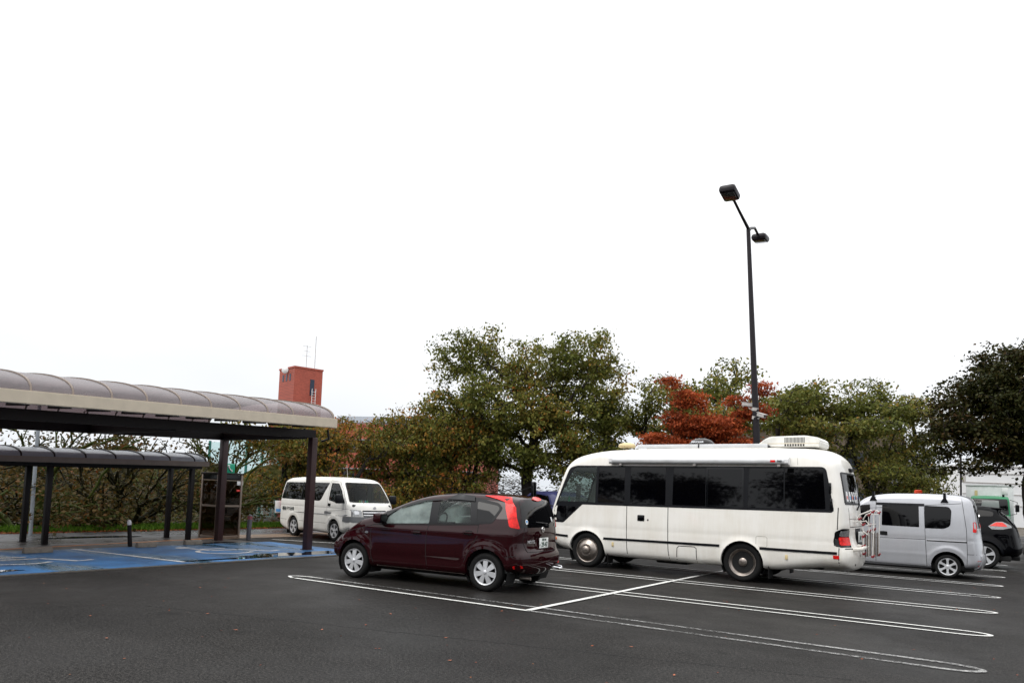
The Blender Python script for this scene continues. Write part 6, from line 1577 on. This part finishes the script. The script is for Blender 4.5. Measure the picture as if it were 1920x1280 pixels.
# ================================================================== BUILDINGS
def cp(px_a, d, z=0.):   # lateral / depth on the street frame -> world
    th = .9728; return Vector((px_a*math.sin(th)-d*math.cos(th), px_a*math.cos(th)+d*math.sin(th), z))
def build_red():
    r = thing('brick_building', 'red brick building with banded storeys and a square tower, behind the autumn trees', 'building', cp(-23.8, 75), VIEW+R(-12))
    # local x runs to the right along the facade, y away
    B = MAT['brick']
    t = MB(); t.box((0, 0, -2), (3.1, 3.5, 13.55)); tw = t.build('tower', B, r, None); tw.rotation_euler = (0, 0, R(54)); tw.location = (1.65, 0, 0)
    MB().box((-.06, -.06, 13.55), (3.16, 3.56, 13.72)).build('tower_coping', MAT['brick'], tw)
    MB().box((1.75, -.03, 10.9), (2.2, .02, 12.55)).build('window', MAT['win_blue'], tw)
    for y in (.8, 1.6, 2.4): MB().box((-.03, y, 12.3), (.02, y+.3, 13.0)).build('window', MAT['win_blue'], tw)
    d = MB().lathe([(0, -.12), (.2, -.10), (.36, -.02), (.36, .02)], axis='y', n=24).build('satellite_dish', MAT['white_pl'], tw); d.location = (-.3, 1.6, 13.4); d.rotation_euler = (0, 0, R(-50))
    MB().bar((-.25, 1.6, 13.3), (.1, 1.6, 13.3), .06, .06).build('dish_arm', MAT['cam_grey'], tw)
    l = MB()
    for x in (1.88, 2.28): l.bar((x, -.25, 9.0), (x, -.25, 11.6), .05, .05, (0, 1, 0))
    for i in range(9): l.bar((1.88, -.25, 9.1+i*.27), (2.28, -.25, 9.1+i*.27), .035, .035)
    l.build('ladder', MAT['white_pl'], tw)
    a = MB(); a.tube([(1.5, .6, 13.7), (1.5, .6, 16.1)], .03, 6)
    for z, w in ((15.0, .5), (15.5, .35), (16.0, .45)): a.bar((1.5-w, .6, z), (1.5+w, .6, z), .025, .025)
    a.tube([(2.45, .6, 13.7), (2.45, .6, 17.2)], .035, 6); a.build('roof_aerial', MAT['cam_grey'], tw)
    # main block with recessed window bands
    MB().box((-3, 5.0, -2), (19.5, 16, 8.2)).build('wall', B, r, None)
    rf = MB(); rf.prism([(4.4, 8.2), (4.4, 8.5), (7.0, 9.4), (16.4, 9.6), (16.4, 8.2)], 'x', 3.5, 19.9); rf.build('roof', MAT['roof_grey'], r, None)
    for z in (.6, 3.7, 6.7):
        MB().box((-3, 3.7, z), (19.5, 4.98, z+1.55)).build('balcony_band', B, r, None)
        MB().box((-3, 3.65, z-.12), (19.5, 4.98, z)).build('balcony_slab', MAT['grey_bldg'], r, None)
    for z in (2.2, 5.3):
        for i in range(9): 
            w = MB().box((-2+i*2.35, 4.96, z), (-.6+i*2.35, 5.02, z+1.2)).build('window', MAT['win_dark'], r)
            MB().box((-1.33+i*2.35, 4.94, z), (-1.27+i*2.35, 4.955, z+1.2)).build('window_mullion', MAT['white_pl'], w)
    p = MB()
    for i in range(4): p.box((-3+i*6.9, 3.6, -2), (-2.3+i*6.9, 4.99, 8.15))
    p.build('pilaster', B, r, None)
build_red()
def build_others():
    r = thing('brown_building', 'low flat brown building behind the cherry trees right of the lamp post', 'building', cp(16.4, 54), VIEW+R(-6))
    MB().box((0, 0, -1), (11.5, 8, 6.9)).build('wall', MAT['brown_bldg'], r, None); MB().box((-.15, -.15, 6.9), (11.65, 8.15, 7.15)).build('roof_edge', MAT['brown_metal'], r, None)
    for z in (1.4, 4.2):
        for i in range(5): MB().box((.8+i*2.2, -.04, z), (2.2+i*2.2, .02, z+1.2)).build('window', MAT['win_dark'], r)
    r = thing('grey_building', 'pale grey building end showing low between cherry trees and dark tree', 'building', cp(27.0, 52), VIEW)
    MB().box((0, 0, -1), (2.2, 5, 5.2)).build('wall', MAT['grey_bldg'], r, None); MB().box((-.1, -.1, 5.2), (2.3, 5.1, 5.4)).build('roof_edge', MAT['roof_grey'], r, None)
    MB().box((.5, -.04, 3.2), (1.5, .02, 4.2)).build('window', MAT['win_dark'], r)
    r = thing('warehouse', 'tall pale ribbed warehouse behind the box lorry', 'building', cp(48.5, 80), VIEW)
    MB().box((0, 0, -1), (14, 12, 6.4)).build('wall', MAT['pale_bldg'], r, None)
    m = MB()
    for z in (2.2, 3.4, 4.6, 5.6): m.box((-.02, -.06, z), (14.02, .0, z+.07))
    m.build('cladding_rib', MAT['cam_grey'], r, None); MB().box((-.1, -.1, 6.4), (14.1, 12.1, 6.55)).build('roof_edge', MAT['white_pl'], r, None)
    r = thing('distant_shed', 'long low dark shed with blue sheeting far off, left of the lorry', 'shed', cp(42, 76), VIEW)
    MB().box((0, 0, -1), (6.2, 4, 1.9)).build('wall', MAT['brown_bldg'], r, None)
    for a in (.3, 5.2): MB().box((a, -.1, 1.4), (a+.9, .02, 2.1)).build('blue_sheet', MAT['sticker_blue'], r)
    for k, (a, d, h, lab) in enumerate(((41.6, 75, 8.2, 'thin dark utility pole at the edge of the cherry trees'), (45.3, 75, 7.0, 'thin dark utility pole left of the lorry box'))):
        q = MB(); q.tube([(0, 0, 0), (0, 0, h)], .09, 8)
        for z in (h-.6, h-1.3): q.bar((-.8, 0, z), (.8, 0, z), .07, .07)
        p = thing('utility_pole', lab, 'utility pole', cp(a, d), VIEW); q.build('pole', MAT['pole_dark'], p)
        MB().tube([(.3, 0, h-2.6), (.3, 0, h-1.9)], .18, 12).build('transformer', MAT['cam_grey'], p)
    q = MB()
    for z in (6.6, 5.9, 5.3): q.tube([cp(41.6, 75, z+1), cp(45.3, 75, z-.2), cp(56, 78, z+.4)], .018, 4)
    o = q.build('overhead_wires', MAT['pole_dark']); tag(o, 'thin overhead wires running right from the utility poles', 'wires')
    p = thing('warning_beacon', 'bright red-orange beacon on a stand just above the silver van roof', 'beacon', cp(16.4, 30), VIEW)
    MB().box((-.13, -.10, 2.02), (.13, .10, 2.3), bev=.05).build('lamp_box', plain('orange_red_plastic', (.75, .06, .015), .4), p)
    MB().box((-.16, -.12, 1.82), (.16, .12, 1.95), bev=.03).build('collar', MAT['redlens'], p); MB().tube([(0, 0, 0), (0, 0, 2.03)], .04, 10).build('stand', MAT['pole_dark'], p)
    # driving-range style netting beyond the slope
    r = thing('net_fence', 'tall pale green netting on green posts beyond the left trees', 'fence', cp(-40, 76), VIEW)
    xs = [9.2, 11.0, 13.0, 14.6, 16.3]; tops = [5.9, 6.2, 7.2, 7.4, 7.0]
    for i, x in enumerate(xs): MB().tube([(x, 0, -3), (x, 0, tops[i])], .14, 10).build('fence_post', MAT['net_green'], r)
    for i in range(4):
        m = MB(); m.box((xs[i]+.15, -.01, -2), (xs[i+1]-.15, .01, min(tops[i], tops[i+1])-.1)); m.build('netting', MAT['net'], r)
    r = thing('low_building', 'long low grey roofed building far behind the left trees', 'building', cp(-50, 80, 1.2), VIEW)
    MB().box((0, 0, -3), (17, 6, 1.6)).build('wall', MAT['grey_bldg'], r, None); rf = MB(); rf.prism([(-.4, 1.6), (3, 2.6), (6.4, 1.6)], 'x', -.3, 17.3); rf.build('roof', MAT['roof_grey'], r, None)
build_others()

# ================================================================== SKY, LIGHT, CAMERA
def build_world():
    w = bpy.data.worlds.new('World'); scene.world = w; w.use_nodes = True; nt = w.node_tree; bg = nt.nodes['Background']
    sky = nt.nodes.new('ShaderNodeTexSky'); sky.sky_type = 'NISHITA'; sky.sun_disc = False; sky.sun_elevation = R(52); sky.sun_rotation = R(200); sky.dust_density = 4; sky.ozone_density = 1
    hs = nt.nodes.new('ShaderNodeHueSaturation'); hs.inputs['Saturation'].default_value = .10; nt.links.new(sky.outputs[0], hs.inputs['Color'])
    # overcast dome: cloud base brightens from the horizon to the zenith
    tc = nt.nodes.new('ShaderNodeTexCoord'); sp = nt.nodes.new('ShaderNodeSeparateXYZ'); nt.links.new(tc.outputs['Generated'], sp.inputs[0])
    g = ramp(nt, sp.outputs[2], [(0., (.385, .40, .418)), (.14, (.43, .438, .448)), (.35, (.56, .562, .566)), (1., (1.02, 1.02, 1.02))])
    n = nt.nodes.new('ShaderNodeTexNoise'); n.inputs['Scale'].default_value = 1.6; n.inputs['Detail'].default_value = 5; mp = nt.nodes.new('ShaderNodeMapping'); mp.inputs['Scale'].default_value = (1, 1, 3)
    nt.links.new(tc.outputs['Generated'], mp.inputs[0]); nt.links.new(mp.outputs[0], n.inputs['Vector'])
    r = nt.nodes.new('ShaderNodeValToRGB'); r.color_ramp.elements[0].position = .3; r.color_ramp.elements[0].color = (17.0, 17.3, 17.7, 1); r.color_ramp.elements[1].position = .7; r.color_ramp.elements[1].color = (20.5, 20.5, 20.6, 1)
    nt.links.new(n.outputs[0], r.inputs[0])
    ml = nt.nodes.new('ShaderNodeMix'); ml.data_type = 'RGBA'; ml.blend_type = 'MULTIPLY'; ml.inputs[0].default_value = 1; nt.links.new(g.outputs[0], ml.inputs[6]); nt.links.new(r.outputs[0], ml.inputs[7])
    mx = nt.nodes.new('ShaderNodeMix'); mx.data_type = 'RGBA'; mx.inputs[0].default_value = .9
    nt.links.new(hs.outputs[0], mx.inputs[6]); nt.links.new(ml.outputs[2], mx.inputs[7]); nt.links.new(mx.outputs[2], bg.inputs[0]); bg.inputs[1].default_value = .145
    l = bpy.data.lights.new('sun', 'SUN'); l.energy = 1.5; l.angle = R(35); l.color = (1, .97, .92); o = bpy.data.objects.new('sun', l); COL.objects.link(o)
    el, az = R(52), R(200); d = Vector((math.sin(az)*math.cos(el), math.cos(az)*math.cos(el), math.sin(el)))
    o.rotation_euler = d.to_track_quat('Z', 'Y').to_euler(); o.location = (0, 0, 30)
build_world()
def build_camera():
    th, pitch, roll, h = .9728, .0728, .0361, 1.521
    X = Vector((math.sin(th), -math.cos(th), 0)); Y = Vector((math.cos(th), math.sin(th), 0))
    def W(v): v = Vector(v); return Vector((X.dot(v), Y.dot(v), v.z))
    right = W((1, 0, 0)); fwd = W((0, math.cos(pitch), math.sin(pitch))); up = W((0, -math.sin(pitch), math.cos(pitch)))
    r2 = right*math.cos(roll)+up*math.sin(roll); u2 = up*math.cos(roll)-right*math.sin(roll)
    cam = bpy.data.cameras.new('camera'); o = bpy.data.objects.new('camera', cam); COL.objects.link(o)
    M = Matrix((r2, u2, -fwd)).transposed().to_4x4(); M.translation = (0, 0, h); o.matrix_world = M
    cam.sensor_width = 36; cam.lens = 1397.5/1920*36; cam.shift_y = (825-640)/1920; cam.clip_end = 2000; cam.clip_start = .05
    scene.camera = o
build_camera()
scene.view_settings.view_transform = 'Standard'; scene.view_settings.look = 'None'; scene.view_settings.exposure = -.17; scene.view_settings.gamma = 1
scene.render.engine = 'CYCLES'
scene.cycles.max_bounces = 8; scene.cycles.transparent_max_bounces = 16; scene.cycles.use_denoising = True
scene.cycles.caustics_reflective = False; scene.cycles.caustics_refractive = False
